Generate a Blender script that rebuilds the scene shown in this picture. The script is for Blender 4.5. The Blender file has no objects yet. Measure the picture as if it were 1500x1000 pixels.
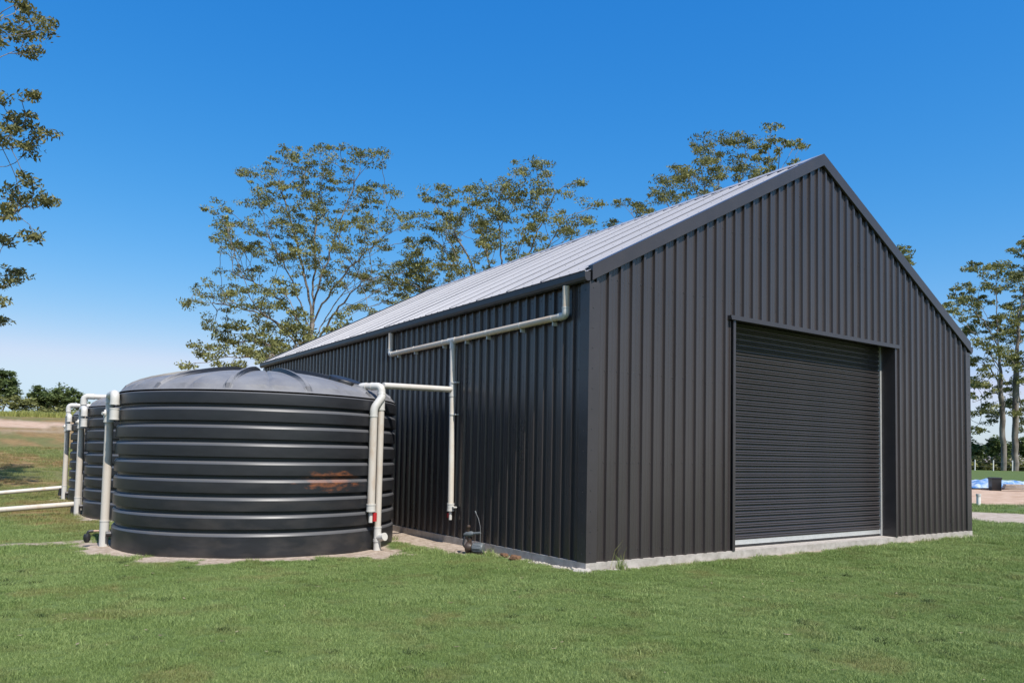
import bpy, math, random
import numpy as np
from mathutils import Vector, Matrix

random.seed(7)
RNG = np.random.default_rng(11)
sc = bpy.context.scene
COL = sc.collection
PI = math.pi

# ------------------------------------------------------------------ camera
CAM = Vector((-7.0766, -8.3296, 1.5158))
YAW, PITCH, ROLL, FPX, CYPX = 0.604542, 0.0544889, 0.019874, 1119.417, 603.069
_f = Vector((math.sin(YAW) * math.cos(PITCH), math.cos(YAW) * math.cos(PITCH), math.sin(PITCH)))
_r0 = Vector((math.cos(YAW), -math.sin(YAW), 0))
_u0 = _r0.cross(_f)
_r = _r0 * math.cos(ROLL) + _u0 * math.sin(ROLL)
_u = -_r0 * math.sin(ROLL) + _u0 * math.cos(ROLL)
cam = bpy.data.cameras.new('camera')
cam.sensor_width = 36
cam.lens = FPX * 36 / 1500
cam.shift_y = (CYPX - 500) / 1500
cam.clip_start, cam.clip_end = 0.1, 3000
camo = bpy.data.objects.new('camera', cam)
camo.matrix_world = Matrix(((_r.x, _u.x, -_f.x, CAM.x), (_r.y, _u.y, -_f.y, CAM.y),
                            (_r.z, _u.z, -_f.z, CAM.z), (0, 0, 0, 1)))
COL.objects.link(camo)
sc.camera = camo

# ------------------------------------------------------------------ light
SUN_EL = math.radians(54)
sun_h = Vector((-0.055, -0.9985, 0)).normalized()
sun_dir = Vector((sun_h.x * math.cos(SUN_EL), sun_h.y * math.cos(SUN_EL), math.sin(SUN_EL)))
sun = bpy.data.lights.new('sun', 'SUN')
sun.energy = 4.2
sun.angle = math.radians(0.53)
sun.color = (1.0, 0.955, 0.88)
suno = bpy.data.objects.new('sun', sun)
suno.rotation_euler = (-sun_dir).to_track_quat('-Z', 'Y').to_euler()
suno.location = (0, -10, 30)
COL.objects.link(suno)

world = bpy.data.worlds.new('World')
sc.world = world
world.use_nodes = True
wn, wl = world.node_tree.nodes, world.node_tree.links
wn.clear()
sky = wn.new('ShaderNodeTexSky')
sky.sky_type = 'NISHITA'
sky.sun_disc = False
sky.sun_elevation = SUN_EL
sky.sun_rotation = math.atan2(sun_h.x, sun_h.y)
sky.altitude = 0
sky.air_density = 1.0
sky.dust_density = 0.6
sky.ozone_density = 3.0
hsv = wn.new('ShaderNodeHueSaturation')
hsv.inputs['Saturation'].default_value = 1.25
bgn = wn.new('ShaderNodeBackground')
bgn.inputs['Strength'].default_value = 0.12
wo = wn.new('ShaderNodeOutputWorld')
wl.new(sky.outputs['Color'], hsv.inputs['Color'])
# per channel response: a deeper, cleaner blue overhead and a pale horizon
sxr, cxr = wn.new('ShaderNodeSeparateColor'), wn.new('ShaderNodeCombineColor')
wl.new(hsv.outputs['Color'], sxr.inputs['Color'])
for ch, g_, k_, m_ in (('Red', 1.58, 1.86, .43), ('Green', .834, .728, .545), ('Blue', .47, .74, .645)):
    a_ = wn.new('ShaderNodeMath'); a_.operation = 'MULTIPLY'; a_.inputs[1].default_value = .12
    b_ = wn.new('ShaderNodeMath'); b_.operation = 'POWER'; b_.inputs[1].default_value = g_
    c_ = wn.new('ShaderNodeMath'); c_.operation = 'MULTIPLY'; c_.inputs[1].default_value = k_ / .12
    wl.new(sxr.outputs[ch], a_.inputs[0]); wl.new(a_.outputs[0], b_.inputs[0]); wl.new(b_.outputs[0], c_.inputs[0])
    d_ = wn.new('ShaderNodeMath'); d_.operation = 'SMOOTH_MIN'; d_.inputs[1].default_value = m_ / .12; d_.inputs[2].default_value = .6
    wl.new(c_.outputs[0], d_.inputs[0]); wl.new(d_.outputs[0], cxr.inputs[ch])
wl.new(cxr.outputs['Color'], bgn.inputs['Color'])
wl.new(bgn.outputs['Background'], wo.inputs['Surface'])

vs = sc.view_settings
vs.view_transform = 'Standard'
vs.look = 'None'
vs.exposure = 0.55
vs.gamma = 1.0
vs.use_curve_mapping = False

# ------------------------------------------------------------------ helpers
def at(px, py, D):
    """point seen in direction (px, py) of the 1500 x 1000 photo at forward distance D"""
    return CAM + D * (_f + _r * ((px - 750) / FPX) - _u * ((py - CYPX) / FPX))

def V(*a):
    return Vector(a)

class MB:
    def __init__(self):
        self.v, self.f = [], []
    def add(self, vs_, fs_):
        o = len(self.v)
        self.v += [tuple(p) for p in vs_]
        self.f += [tuple(i + o for i in t) for t in fs_]
        return self
    def box(self, x0, x1, y0, y1, z0, z1):
        p = [(x, y, z) for z in (z0, z1) for y in (y0, y1) for x in (x0, x1)]
        return self.add(p, [(0, 2, 3, 1), (4, 5, 7, 6), (0, 1, 5, 4), (2, 6, 7, 3), (0, 4, 6, 2), (1, 3, 7, 5)])
    def tube(self, pts, r, n=14, cap=True):
        pts = [Vector(p) for p in pts]
        rs = r if isinstance(r, (list, tuple)) else [r] * len(pts)
        rings, up = [], None
        for i, p in enumerate(pts):
            a = pts[max(i - 1, 0)]
            b = pts[min(i + 1, len(pts) - 1)]
            t = (b - a)
            if t.length < 1e-9:
                t = Vector((0, 0, 1))
            t.normalize()
            if up is None:
                up = Vector((0, 0, 1)) if abs(t.z) < .9 else Vector((1, 0, 0))
            s = t.cross(up)
            if s.length < 1e-4:
                up = Vector((0, 1, 0)); s = t.cross(up)
            s.normalize()
            up = s.cross(t).normalized()
            rings.append([p + (s * math.cos(k * 2 * PI / n) + up * math.sin(k * 2 * PI / n)) * rs[i] for k in range(n)])
        vs_ = [q for rg in rings for q in rg]
        fs_ = []
        for i in range(len(pts) - 1):
            for k in range(n):
                k2 = (k + 1) % n
                fs_.append((i * n + k, i * n + k2, (i + 1) * n + k2, (i + 1) * n + k))
        if cap:
            fs_.append(tuple(range(n - 1, -1, -1)))
            fs_.append(tuple((len(pts) - 1) * n + k for k in range(n)))
        return self.add(vs_, fs_)
    def lathe(self, prof, n=32, c=(0, 0, 0), cap=False):
        vs_, fs_ = [], []
        for r, z in prof:
            for k in range(n):
                a = 2 * PI * k / n
                vs_.append((c[0] + r * math.cos(a), c[1] + r * math.sin(a), c[2] + z))
        for i in range(len(prof) - 1):
            for k in range(n):
                k2 = (k + 1) % n
                fs_.append((i * n + k, i * n + k2, (i + 1) * n + k2, (i + 1) * n + k))
        if cap:
            fs_.append(tuple(range(n - 1, -1, -1)))
            fs_.append(tuple((len(prof) - 1) * n + k for k in range(n)))
        return self.add(vs_, fs_)
    def mesh(self, name, mat=None, smooth=False):
        me = bpy.data.meshes.new(name)
        me.from_pydata(self.v, [], self.f)
        me.update()
        if mat:
            me.materials.append(mat)
        if smooth:
            me.polygons.foreach_set('use_smooth', [True] * len(me.polygons))
            me.set_sharp_from_angle(angle=math.radians(smooth if smooth is not True else 40))
        return me
    def build(self, name, mat=None, parent=None, smooth=False, loc=None):
        o = bpy.data.objects.new(name, self.mesh(name, mat, smooth))
        COL.objects.link(o)
        if loc is not None:
            o.location = loc
        if parent:
            o.parent = parent
        return o

def obj_np(name, verts, faces, mat, parent=None, attrs=None, loc=None):
    """verts (N,3), faces (M,k) numpy -> one object"""
    me = bpy.data.meshes.new(name)
    k = faces.shape[1]
    me.vertices.add(len(verts)); me.vertices.foreach_set('co', np.ascontiguousarray(verts, np.float32).ravel())
    me.loops.add(faces.size); me.loops.foreach_set('vertex_index', np.ascontiguousarray(faces, np.int32).ravel())
    me.polygons.add(len(faces)); me.polygons.foreach_set('loop_start', np.arange(0, faces.size, k, dtype=np.int32))
    me.update(calc_edges=True)
    for nm, (dom, arr) in (attrs or {}).items():
        a = me.attributes.new(nm, 'FLOAT', dom)
        a.data.foreach_set('value', np.ascontiguousarray(arr, np.float32))
    if mat:
        me.materials.append(mat)
    o = bpy.data.objects.new(name, me)
    COL.objects.link(o)
    if parent:
        o.parent = parent
    if loc is not None:
        o.location = loc
    return o

def empty(name, loc, label=None, cat=None, group=None):
    o = bpy.data.objects.new(name, None)
    o.location = loc
    o.empty_display_size = .2
    COL.objects.link(o)
    return tag(o, label, cat, group)

def tag(o, label=None, cat=None, group=None, kind=None):
    if label: o['label'] = label
    if cat: o['category'] = cat
    if group: o['group'] = group
    if kind: o['kind'] = kind
    return o

def arc(path, r=.09, n=5):
    """round the corners of a polyline"""
    P = [Vector(p) for p in path]
    out = [P[0]]
    for i in range(1, len(P) - 1):
        a, b, c = P[i - 1], P[i], P[i + 1]
        d1, d2 = (a - b), (c - b)
        rr = min(r, d1.length * .49, d2.length * .49)
        p1, p2 = b + d1.normalized() * rr, b + d2.normalized() * rr
        for k in range(n + 1):
            t = k / n
            out.append(p1 * (1 - t) ** 2 + b * 2 * t * (1 - t) + p2 * t * t)
    out.append(P[-1])
    return out

# numpy value noise -------------------------------------------------
_tab = np.random.default_rng(5).random((256, 256))
def vnoise(x, y, s=1.0, o=0.0):
    x = np.asarray(x, float) / s + o * 17.3; y = np.asarray(y, float) / s + o * 9.1
    xi, yi = np.floor(x).astype(int), np.floor(y).astype(int)
    fx, fy = x - xi, y - yi
    fx, fy = fx * fx * (3 - 2 * fx), fy * fy * (3 - 2 * fy)
    g = lambda i, j: _tab[i % 256, j % 256]
    return (g(xi, yi) * (1 - fx) + g(xi + 1, yi) * fx) * (1 - fy) + (g(xi, yi + 1) * (1 - fx) + g(xi + 1, yi + 1) * fx) * fy
def fbm(x, y, s=1.0, o=0.0, n=4):
    t, a, w = 0, 1, 0
    for i in range(n):
        t = t + a * vnoise(x, y, s / 2 ** i, o + i); w += a; a *= .55
    return t / w
def sstep(a, b, x):
    t = np.clip((np.asarray(x, float) - a) / (b - a), 0, 1)
    return t * t * (3 - 2 * t)

# ------------------------------------------------------------------ materials
def mat(name, col=(.5, .5, .5), rough=.5, spec=.5, metal=0.0, var=0.0, scale=4.0, bump=0.0, bscale=40.0, col2=None,
        lo=.35, hi=.65, coat=0.0, stretch=None):
    m = bpy.data.materials.new(name)
    m.use_nodes = True
    n, l = m.node_tree.nodes, m.node_tree.links
    b = n['Principled BSDF']
    b.inputs['Roughness'].default_value = rough
    b.inputs['Specular IOR Level'].default_value = spec
    b.inputs['Metallic'].default_value = metal
    b.inputs['Base Color'].default_value = (*col, 1)
    if coat:
        b.inputs['Coat Weight'].default_value = coat
    tc = n.new('ShaderNodeTexCoord')
    src = tc.outputs['Object']
    if stretch:
        mp = n.new('ShaderNodeMapping'); mp.inputs['Scale'].default_value = stretch
        l.new(src, mp.inputs['Vector']); src = mp.outputs['Vector']
    if var or col2:
        c2 = col2 or tuple(min(1, c * (1 + var)) for c in col)
        nz = n.new('ShaderNodeTexNoise'); nz.inputs['Scale'].default_value = scale; nz.inputs['Detail'].default_value = 6
        nz.inputs['Roughness'].default_value = .62
        rp = n.new('ShaderNodeValToRGB')
        rp.color_ramp.elements[0].position = lo; rp.color_ramp.elements[1].position = hi
        rp.color_ramp.elements[0].color = (*col, 1); rp.color_ramp.elements[1].color = (*c2, 1)
        l.new(src, nz.inputs['Vector']); l.new(nz.outputs['Fac'], rp.inputs['Fac']); l.new(rp.outputs['Color'], b.inputs['Base Color'])
        mr = n.new('ShaderNodeMapRange')
        mr.inputs['To Min'].default_value = max(0, rough - .07); mr.inputs['To Max'].default_value = min(1, rough + .09)
        l.new(nz.outputs['Fac'], mr.inputs['Value']); l.new(mr.outputs['Result'], b.inputs['Roughness'])
    if bump:
        nb = n.new('ShaderNodeTexNoise'); nb.inputs['Scale'].default_value = bscale; nb.inputs['Detail'].default_value = 5
        bp = n.new('ShaderNodeBump'); bp.inputs['Strength'].default_value = bump; bp.inputs['Distance'].default_value = .02
        l.new(src, nb.inputs['Vector']); l.new(nb.outputs['Fac'], bp.inputs['Height']); l.new(bp.outputs['Normal'], b.inputs['Normal'])
    return m

M = {}
M['wall'] = mat('dark_steel_paint', (.036, .0305, .031), .28, .78, var=.22, scale=1.6, stretch=(1, 1, .25), bump=.02, bscale=2.5)
M['trim'] = mat('dark_trim_paint', (.042, .0365, .0375), .32, .5, var=.15, scale=3)
M['gutter'] = mat('gutter_paint', (.040, .038, .041), .42, .5, var=.25, scale=6)
M['wall'].node_tree.nodes['Principled BSDF'].inputs['Specular Tint'].default_value = (1, .93, .88, 1)
M['roof'] = mat('pale_roof_steel', (.275, .275, .30), .44, .42, var=.10, scale=1.2, bump=.015, bscale=3)
M['seam'] = mat('lap_shadow_line', (.12, .12, .13), .6, .3)  # dark grey for the roof laps, their shadow gap put into the colour
M['slat'] = mat('door_slat_paint', (.044, .039, .040), .36, .5, var=.2, scale=2.5, stretch=(.4, 1, 1))
M['alu'] = mat('aluminium', (.62, .62, .61), .42, .5, metal=.55, var=.1, scale=8)
M['screw'] = mat('screw_head', (.05, .05, .055), .4)
M['roofscrew'] = mat('roof_screw', (.10, .10, .105), .5)
M['pvc'] = mat('pvc_pipe', (.51, .47, .42), .40, .45, col2=(.56, .54, .515), scale=3.5, lo=.3, hi=.7)
M['pvc_stain'] = mat('pvc_pipe_weathered', (.54, .49, .43), .42, .45, col2=(.44, .32, .22), scale=5, lo=.52, hi=.80, stretch=(1, 1, .35))
M['pvc_cream'] = mat('pvc_pipe_cream', (.60, .53, .45), .40, .45, col2=(.64, .59, .52), scale=4)
M['pvc_warm'] = mat('pvc_pipe_tannin_stained', (.60, .51, .41), .42, .45, col2=(.50, .36, .24), scale=3, lo=.45, hi=.75, stretch=(1, .4, 1))
M['pvc_joint'] = mat('pvc_fitting', (.53, .51, .475), .38, .5, var=.05, scale=6)
M['red'] = mat('red_handle', (.40, .015, .018), .45)
M['black'] = mat('black_plastic', (.02, .02, .022), .4)
M['brass'] = mat('brass', (.36, .25, .19), .5, metal=.3)
M['pump_grey'] = mat('pump_grey', (.10, .11, .115), .45, var=.3, scale=12)
M['pump_dark'] = mat('pump_dark', (.018, .015, .014), .5, col2=(.07, .04, .025), scale=12)
M['hose'] = mat('hose_grey', (.14, .14, .145), .5)
M['concrete'] = mat('concrete', (.31, .28, .25), .85, .3, col2=(.44, .405, .37), scale=7, bump=.35, bscale=45)
M['rubble'] = mat('rubble', (.40, .36, .31), .9, .2, col2=(.52, .48, .43), scale=14, bump=.5, bscale=60)
M['clod'] = mat('red_clay', (.10, .055, .035), .95, .1, col2=(.20, .12, .075), scale=10, bump=.6, bscale=40)
M['bark'] = mat('pale_gum_bark', (.27, .245, .215), .85, .2, col2=(.11, .085, .068), scale=2.2, stretch=(1, 1, .25), bump=.4, bscale=12)
M['bark_dark'] = mat('dark_bark', (.17, .13, .10), .9, .15, col2=(.28, .23, .19), scale=2.5, stretch=(1, 1, .3), bump=.4, bscale=12)
M['tarp'] = mat('blue_tarp', (.07, .19, .42), .5, .4, col2=(.38, .46, .56), scale=2.6, lo=.42, hi=.58)
M['timber'] = mat('grey_timber', (.25, .20, .16), .8, .3, var=.5, scale=6)
M['whitepost'] = mat('white_post', (.70, .68, .64), .6, var=.1)

def tank_material():
    m = mat('tank_polyethylene', (.0145, .015, .0175), .44, .5, var=.35, scale=2.4, stretch=(1, 1, 3))
    n, l = m.node_tree.nodes, m.node_tree.links
    b = n['Principled BSDF']
    tc = n.new('ShaderNodeTexCoord')
    sep = n.new('ShaderNodeSeparateXYZ'); l.new(tc.outputs['Object'], sep.inputs['Vector'])
    def mth(op, a, b_=None, c=None):
        q = n.new('ShaderNodeMath'); q.operation = op
        for i, x in enumerate((a, b_, c)):
            if x is None: continue
            if isinstance(x, (int, float)): q.inputs[i].default_value = x
            else: l.new(x, q.inputs[i])
        return q.outputs[0]
    # clay smear on the wall of the tank, a patch round angle -80 degrees and 1.05 m up
    ang = mth('ARCTAN2', sep.outputs['Y'], sep.outputs['X'])
    da = mth('DIVIDE', mth('SUBTRACT', ang, math.radians(-78.5)), math.radians(14))
    dz = mth('DIVIDE', mth('SUBTRACT', sep.outputs['Z'], 1.13), .16)
    d = mth('SQRT', mth('ADD', mth('MULTIPLY', da, da), mth('MULTIPLY', dz, dz)))
    mp = n.new('ShaderNodeMapping'); mp.inputs['Scale'].default_value = (1, 1, 2.6); l.new(tc.outputs['Object'], mp.inputs['Vector'])
    nz = n.new('ShaderNodeTexNoise'); nz.inputs['Scale'].default_value = 4.5; nz.inputs['Detail'].default_value = 8
    nz.inputs['Roughness'].default_value = .7
    l.new(mp.outputs['Vector'], nz.inputs['Vector'])
    mk = mth('SUBTRACT', mth('MULTIPLY', nz.outputs['Fac'], 2.2), mth('ADD', mth('MULTIPLY', d, .55), .62))
    cl = n.new('ShaderNodeClamp'); cl.inputs['Max'].default_value = .8; l.new(mth('MULTIPLY', mk, 1.5), cl.inputs['Value'])
    # faint dust everywhere low down and in scuffs
    n2 = n.new('ShaderNodeTexNoise'); n2.inputs['Scale'].default_value = 1.7; n2.inputs['Detail'].default_value = 9
    l.new(mp.outputs['Vector'], n2.inputs['Vector'])
    low = n.new('ShaderNodeMapRange'); low.inputs['From Min'].default_value = 1.2; low.inputs['From Max'].default_value = 0
    low.inputs['To Min'].default_value = .05; low.inputs['To Max'].default_value = .45
    l.new(sep.outputs['Z'], low.inputs['Value'])
    dust = n.new('ShaderNodeClamp'); l.new(mth('MULTIPLY', mth('MULTIPLY', mth('SUBTRACT', n2.outputs['Fac'], .46), 3.0), low.outputs['Result']), dust.inputs['Value'])
    src = b.inputs['Base Color'].links[0].from_socket
    mx = n.new('ShaderNodeMixRGB'); mx.inputs['Color2'].default_value = (.12, .10, .085, 1)
    l.new(dust.outputs[0], mx.inputs['Fac']); l.new(src, mx.inputs['Color1'])
    m2 = n.new('ShaderNodeMixRGB'); m2.inputs['Color2'].default_value = (.30, .10, .035, 1)
    l.new(cl.outputs[0], m2.inputs['Fac']); l.new(mx.outputs[0], m2.inputs['Color1']); # paler tint on the upturned lips between the bands: highlight put into the colour
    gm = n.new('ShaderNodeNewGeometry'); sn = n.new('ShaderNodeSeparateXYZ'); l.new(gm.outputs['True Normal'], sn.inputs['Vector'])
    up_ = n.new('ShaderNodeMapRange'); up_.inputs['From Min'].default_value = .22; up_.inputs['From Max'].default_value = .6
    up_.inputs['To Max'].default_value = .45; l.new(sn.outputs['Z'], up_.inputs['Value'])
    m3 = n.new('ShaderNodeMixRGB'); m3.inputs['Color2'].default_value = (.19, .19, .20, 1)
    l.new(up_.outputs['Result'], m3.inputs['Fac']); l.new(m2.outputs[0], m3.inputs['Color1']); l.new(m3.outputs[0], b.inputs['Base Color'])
    return m
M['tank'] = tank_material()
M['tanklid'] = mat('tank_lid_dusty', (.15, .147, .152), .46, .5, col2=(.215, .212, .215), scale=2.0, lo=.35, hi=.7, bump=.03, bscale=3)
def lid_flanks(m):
    # dust lies on the flat of the lid, the steep rib flanks are blackened, their shading put into the colour
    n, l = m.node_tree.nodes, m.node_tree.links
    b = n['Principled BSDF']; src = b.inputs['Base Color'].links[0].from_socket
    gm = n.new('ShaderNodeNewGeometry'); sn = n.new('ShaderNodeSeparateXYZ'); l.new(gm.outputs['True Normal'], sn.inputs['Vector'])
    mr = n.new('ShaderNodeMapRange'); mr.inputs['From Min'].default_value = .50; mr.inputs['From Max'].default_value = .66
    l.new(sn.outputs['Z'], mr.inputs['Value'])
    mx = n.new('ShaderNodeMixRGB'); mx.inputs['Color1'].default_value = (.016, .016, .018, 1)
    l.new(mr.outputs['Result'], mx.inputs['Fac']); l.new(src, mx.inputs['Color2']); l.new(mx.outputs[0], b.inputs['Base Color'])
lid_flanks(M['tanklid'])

def leaf_mat(name, a, b_, tr=.25):
    m = bpy.data.materials.new(name); m.use_nodes = True
    n, l = m.node_tree.nodes, m.node_tree.links
    p = n['Principled BSDF']
    p.inputs['Roughness'].default_value = .6
    p.inputs['Specular IOR Level'].default_value = .3
    at_ = n.new('ShaderNodeAttribute'); at_.attribute_name = 'tone'
    rp = n.new('ShaderNodeValToRGB')
    rp.color_ramp.elements[0].color = (*a, 1); rp.color_ramp.elements[1].color = (*b_, 1)
    l.new(at_.outputs['Fac'], rp.inputs['Fac']); l.new(rp.outputs['Color'], p.inputs['Base Color'])
    t = n.new('ShaderNodeBsdfTranslucent'); l.new(rp.outputs['Color'], t.inputs['Color'])
    mx = n.new('ShaderNodeMixShader'); mx.inputs['Fac'].default_value = tr
    l.new(p.outputs[0], mx.inputs[1]); l.new(t.outputs[0], mx.inputs[2]); l.new(mx.outputs[0], n['Material Output'].inputs['Surface'])
    return m
M['leaf'] = leaf_mat('gum_leaf', (.058, .075, .024), (.30, .295, .10))
M['leaf_dark'] = leaf_mat('bush_leaf', (.045, .075, .024), (.16, .205, .065))
M['leaf_near'] = leaf_mat('gum_leaf_near', (.065, .078, .028), (.24, .225, .08))
M['tallgrass'] = leaf_mat('tall_grass_blade', (.20, .22, .055), (.40, .40, .13))

# ------------------------------------------------------------------ terrain
GZ = -0.12
def ground_h(x, y):
    x = np.asarray(x, float); y = np.asarray(y, float)
    dx, dy = x - CAM.x, y - CAM.y
    d = np.hypot(dx, dy)
    az = np.degrees(np.arctan2(dx, dy))
    A = 1 - .80 * sstep(14, 58, az) 
    A = np.where(np.abs(az) > 120, .4, A)
    t = np.clip((d - 26) / 49, 0, 1.5)
    rise = 3.9 * t ** 1.12 * A
    rise = np.where(d > 75, np.minimum(rise, 3.9 * (1 + .10 * np.minimum((d - 75) / 60, 1)) * A), rise)
    z = GZ + rise
    nr = sstep(3, 12, d) * .03 + sstep(20, 60, d) * .12
    z = z + (fbm(x, y, 3.5, 2, 3) - .5) * nr * sstep(.2, 2.5, d)
    z = z + (vnoise(x, y, .55, 7) - .5) * .018 * (d < 30)
    # a little lower along the left wall of the slab, higher at the tanks' apron
    return z

TANKS = [(-2.949, 5.494), (-2.756, 11.85), (-2.59, 17.61)]
TR = 2.344
def masks(x, y):
    x = np.asarray(x, float); y = np.asarray(y, float)
    n1 = fbm(x, y, 1.3, 1, 4) - .5
    n2 = fbm(x, y, .45, 3, 3) - .5
    dirt = np.zeros_like(x)
    for i, (cx, cy) in enumerate(TANKS):
        r = np.hypot(x - cx, y - cy)
        th = np.arctan2(y - cy, x - cx)
        w = .03 + .34 * np.exp(-((th + 1.75) / .42) ** 2) + .75 * np.exp(-((th + 1.18) / .30) ** 2) + .10 * np.exp(-((th - 2.9) / .5) ** 2)
        if i: w = .12 + .25 * np.exp(-((th + 1.6) / .5) ** 2)
        dirt = np.maximum(dirt, 1 - sstep(-.06, .08, r - TR - w + n1 * 1.5 + n2 * 1.1))
    # strip of gravel between the tanks and the shed
    s = sstep(-.9, -.7, x + n1 * .3) * (1 - sstep(.0, .2, x)) * sstep(1.9, 2.6, y + n1 * 1.2) * (1 - sstep(20, 21, y))
    dirt = np.maximum(dirt, s)
    # rubble strip at the foot of the slab
    s2 = (1 - sstep(.03, .12, np.abs(x + .10) - n1 * .12 - n2 * .10)) * sstep(-.3, -.1, y) * (1 - sstep(2, 3, y))
    dirt = np.maximum(dirt, s2 * .95)
    s3 = (1 - sstep(.0, .10, -y - .06 + n1 * .30 + n2 * .18)) * sstep(-.2, 0, x) * (1 - sstep(11.5, 11.8, x)) * sstep(-.6, 0, -y)
    dirt = np.maximum(dirt, s3 * .9)
    # worn patch by the left riser
    s4 = 1 - sstep(.5, 1.0, np.hypot((x + 6.1) / 1.0, (y - 6.6) / .28) + n1 * .8)
    dirt = np.maximum(dirt, s4 * .8)
    # gravel tracks on the right
    def band(v, a, b, e): return sstep(a - e, a + e, v) * (1 - sstep(b - e, b + e, v))
    rx, ry = x - CAM.x, y - CAM.y
    u = rx * .918 + ry * .396                 # along the right hand view
    trk = band(u + n1 * 1.3, 18.9 + 6.6, 22.6 + 6.6, .35) + band(u + n1 * 2.5, 27.0 + 6.6, 44 + 6.6, .8)
    trk = trk * sstep(10, 14, x)
    d = np.hypot(rx, ry); az = np.degrees(np.arctan2(rx, ry))
    lt = sstep(9, 5, x)
    road = (band(d + n1 * 6 + az * .25, 63, 69, 1.6) + .45 * band(d + n1 * 3 - az * .5, 56, 57.5, .6)) * (az < 22) * (az > -40)
    red = np.clip(road + band(u + n1 * 2.5, 27.0 + 6.6, 44 + 6.6, .8) * sstep(10, 14, x), 0, 1)
    track = np.clip(trk + road, 0, 1)
    dry = sstep(15, 22, d + n1 * 12) * (1 - sstep(30, 55, az)) * (.34 + .66 * sstep(.42, .56, .5 * fbm(x * .5, y, 5, 9, 5) + .5 * fbm(x, y, 1.6, 12, 4)))
    dry = np.maximum(dry, .35 * sstep(.62, .76, fbm(x, y, .8, 21, 4)) * (1 - sstep(16, 22, d)))
    return dirt, np.clip(track, 0, 1), red, np.clip(dry, 0, 1)

def axis(lo, hi, step, far_lo, far_hi, g=1.05):
    c = list(np.arange(lo, hi + 1e-6, step))
    s = step; a = c[-1]
    while a < far_hi:
        s = min(s * g, 60); a += s; c.append(a)
    s = step; a = c[0]; pre = []
    while a > far_lo:
        s = min(s * g, 60); a -= s; pre.append(a)
    return np.array(pre[::-1] + c)
gx = axis(-10, 14, .09, -1500, 1500); gy = axis(-6, 9, .09, -1500, 1500)
GX, GY = np.meshgrid(gx, gy)
gxf, gyf = GX.ravel(), GY.ravel()
gz = ground_h(gxf, gyf)
under = (gxf > .25) & (gxf < 10.95) & (gyf > .25) & (gyf < 15.1)
gz = np.where(under, gz - .15, gz)
nx, ny = len(gx), len(gy)
ii = (np.arange(ny - 1)[:, None] * nx + np.arange(nx - 1)[None, :]).ravel()
gf = np.stack([ii, ii + 1, ii + 1 + nx, ii + nx], 1)
dm, tm, rm, ym = masks(gxf, gyf)

def ground_mat():
    m = bpy.data.materials.new('lawn_and_earth'); m.use_nodes = True
    n, l = m.node_tree.nodes, m.node_tree.links
    p = n['Principled BSDF']; p.inputs['Roughness'].default_value = .95; p.inputs['Specular IOR Level'].default_value = .15
    tc = n.new('ShaderNodeTexCoord')
    def noise(s, det=8, r=.6):
        q = n.new('ShaderNodeTexNoise'); q.inputs['Scale'].default_value = s; q.inputs['Detail'].default_value = det
        q.inputs['Roughness'].default_value = r; l.new(tc.outputs['Object'], q.inputs['Vector']); return q.outputs['Fac']
    def ramp(f, c1, c2, lo=.35, hi=.65):
        q = n.new('ShaderNodeValToRGB'); q.color_ramp.elements[0].position = lo; q.color_ramp.elements[1].position = hi
        q.color_ramp.elements[0].color = (*c1, 1); q.color_ramp.elements[1].color = (*c2, 1); l.new(f, q.inputs['Fac']); return q.outputs['Color']
    def attr(nm):
        q = n.new('ShaderNodeAttribute'); q.attribute_name = nm; return q.outputs['Fac']
    def mix(f, a, b):
        q = n.new('ShaderNodeMixRGB'); l.new(f, q.inputs['Fac']); l.new(a, q.inputs['Color1']); l.new(b, q.inputs['Color2']); return q.outputs[0]
    def mth(op, a, b):
        q = n.new('ShaderNodeMath'); q.operation = op; q.use_clamp = True
        for i, x in enumerate((a, b)):
            if isinstance(x, (int, float)): q.inputs[i].default_value = x
            else: l.new(x, q.inputs[i])
        return q.outputs[0]
    grass = mix(noise(.35, 3), ramp(noise(9), (.06, .092, .028), (.105, .145, .045)), ramp(noise(16), (.07, .105, .033), (.12, .16, .052)))
    dry = ramp(noise(2.5), (.165, .105, .045), (.28, .19, .085))
    c = mix(attr('dry'), grass, dry)
    earth = ramp(noise(11, 10, .7), (.23, .175, .13), (.47, .39, .325))
    pink = ramp(noise(1.6, 10, .7), (.36, .235, .16), (.52, .385, .29))
    c = mix(attr('dirt'), c, earth)
    tr = mix(attr('red'), ramp(noise(4, 10, .7), (.30, .24, .19), (.45, .385, .325)), pink)
    c = mix(attr('track'), c, tr)
    l.new(c, p.inputs['Base Color'])
    bp = n.new('ShaderNodeBump'); bp.inputs['Strength'].default_value = .5; bp.inputs['Distance'].default_value = .03
    l.new(noise(38, 8), bp.inputs['Height']); l.new(bp.outputs['Normal'], p.inputs['Normal'])
    return m
M['ground'] = ground_mat()
go = obj_np('ground', np.stack([gxf, gyf, gz], 1), gf, M['ground'],
            attrs={'dirt': ('POINT', dm), 'track': ('POINT', tm), 'red': ('POINT', rm), 'dry': ('POINT', ym)})
go.data.polygons.foreach_set('use_smooth', [True] * len(go.data.polygons))
tag(go, kind='structure')

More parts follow.
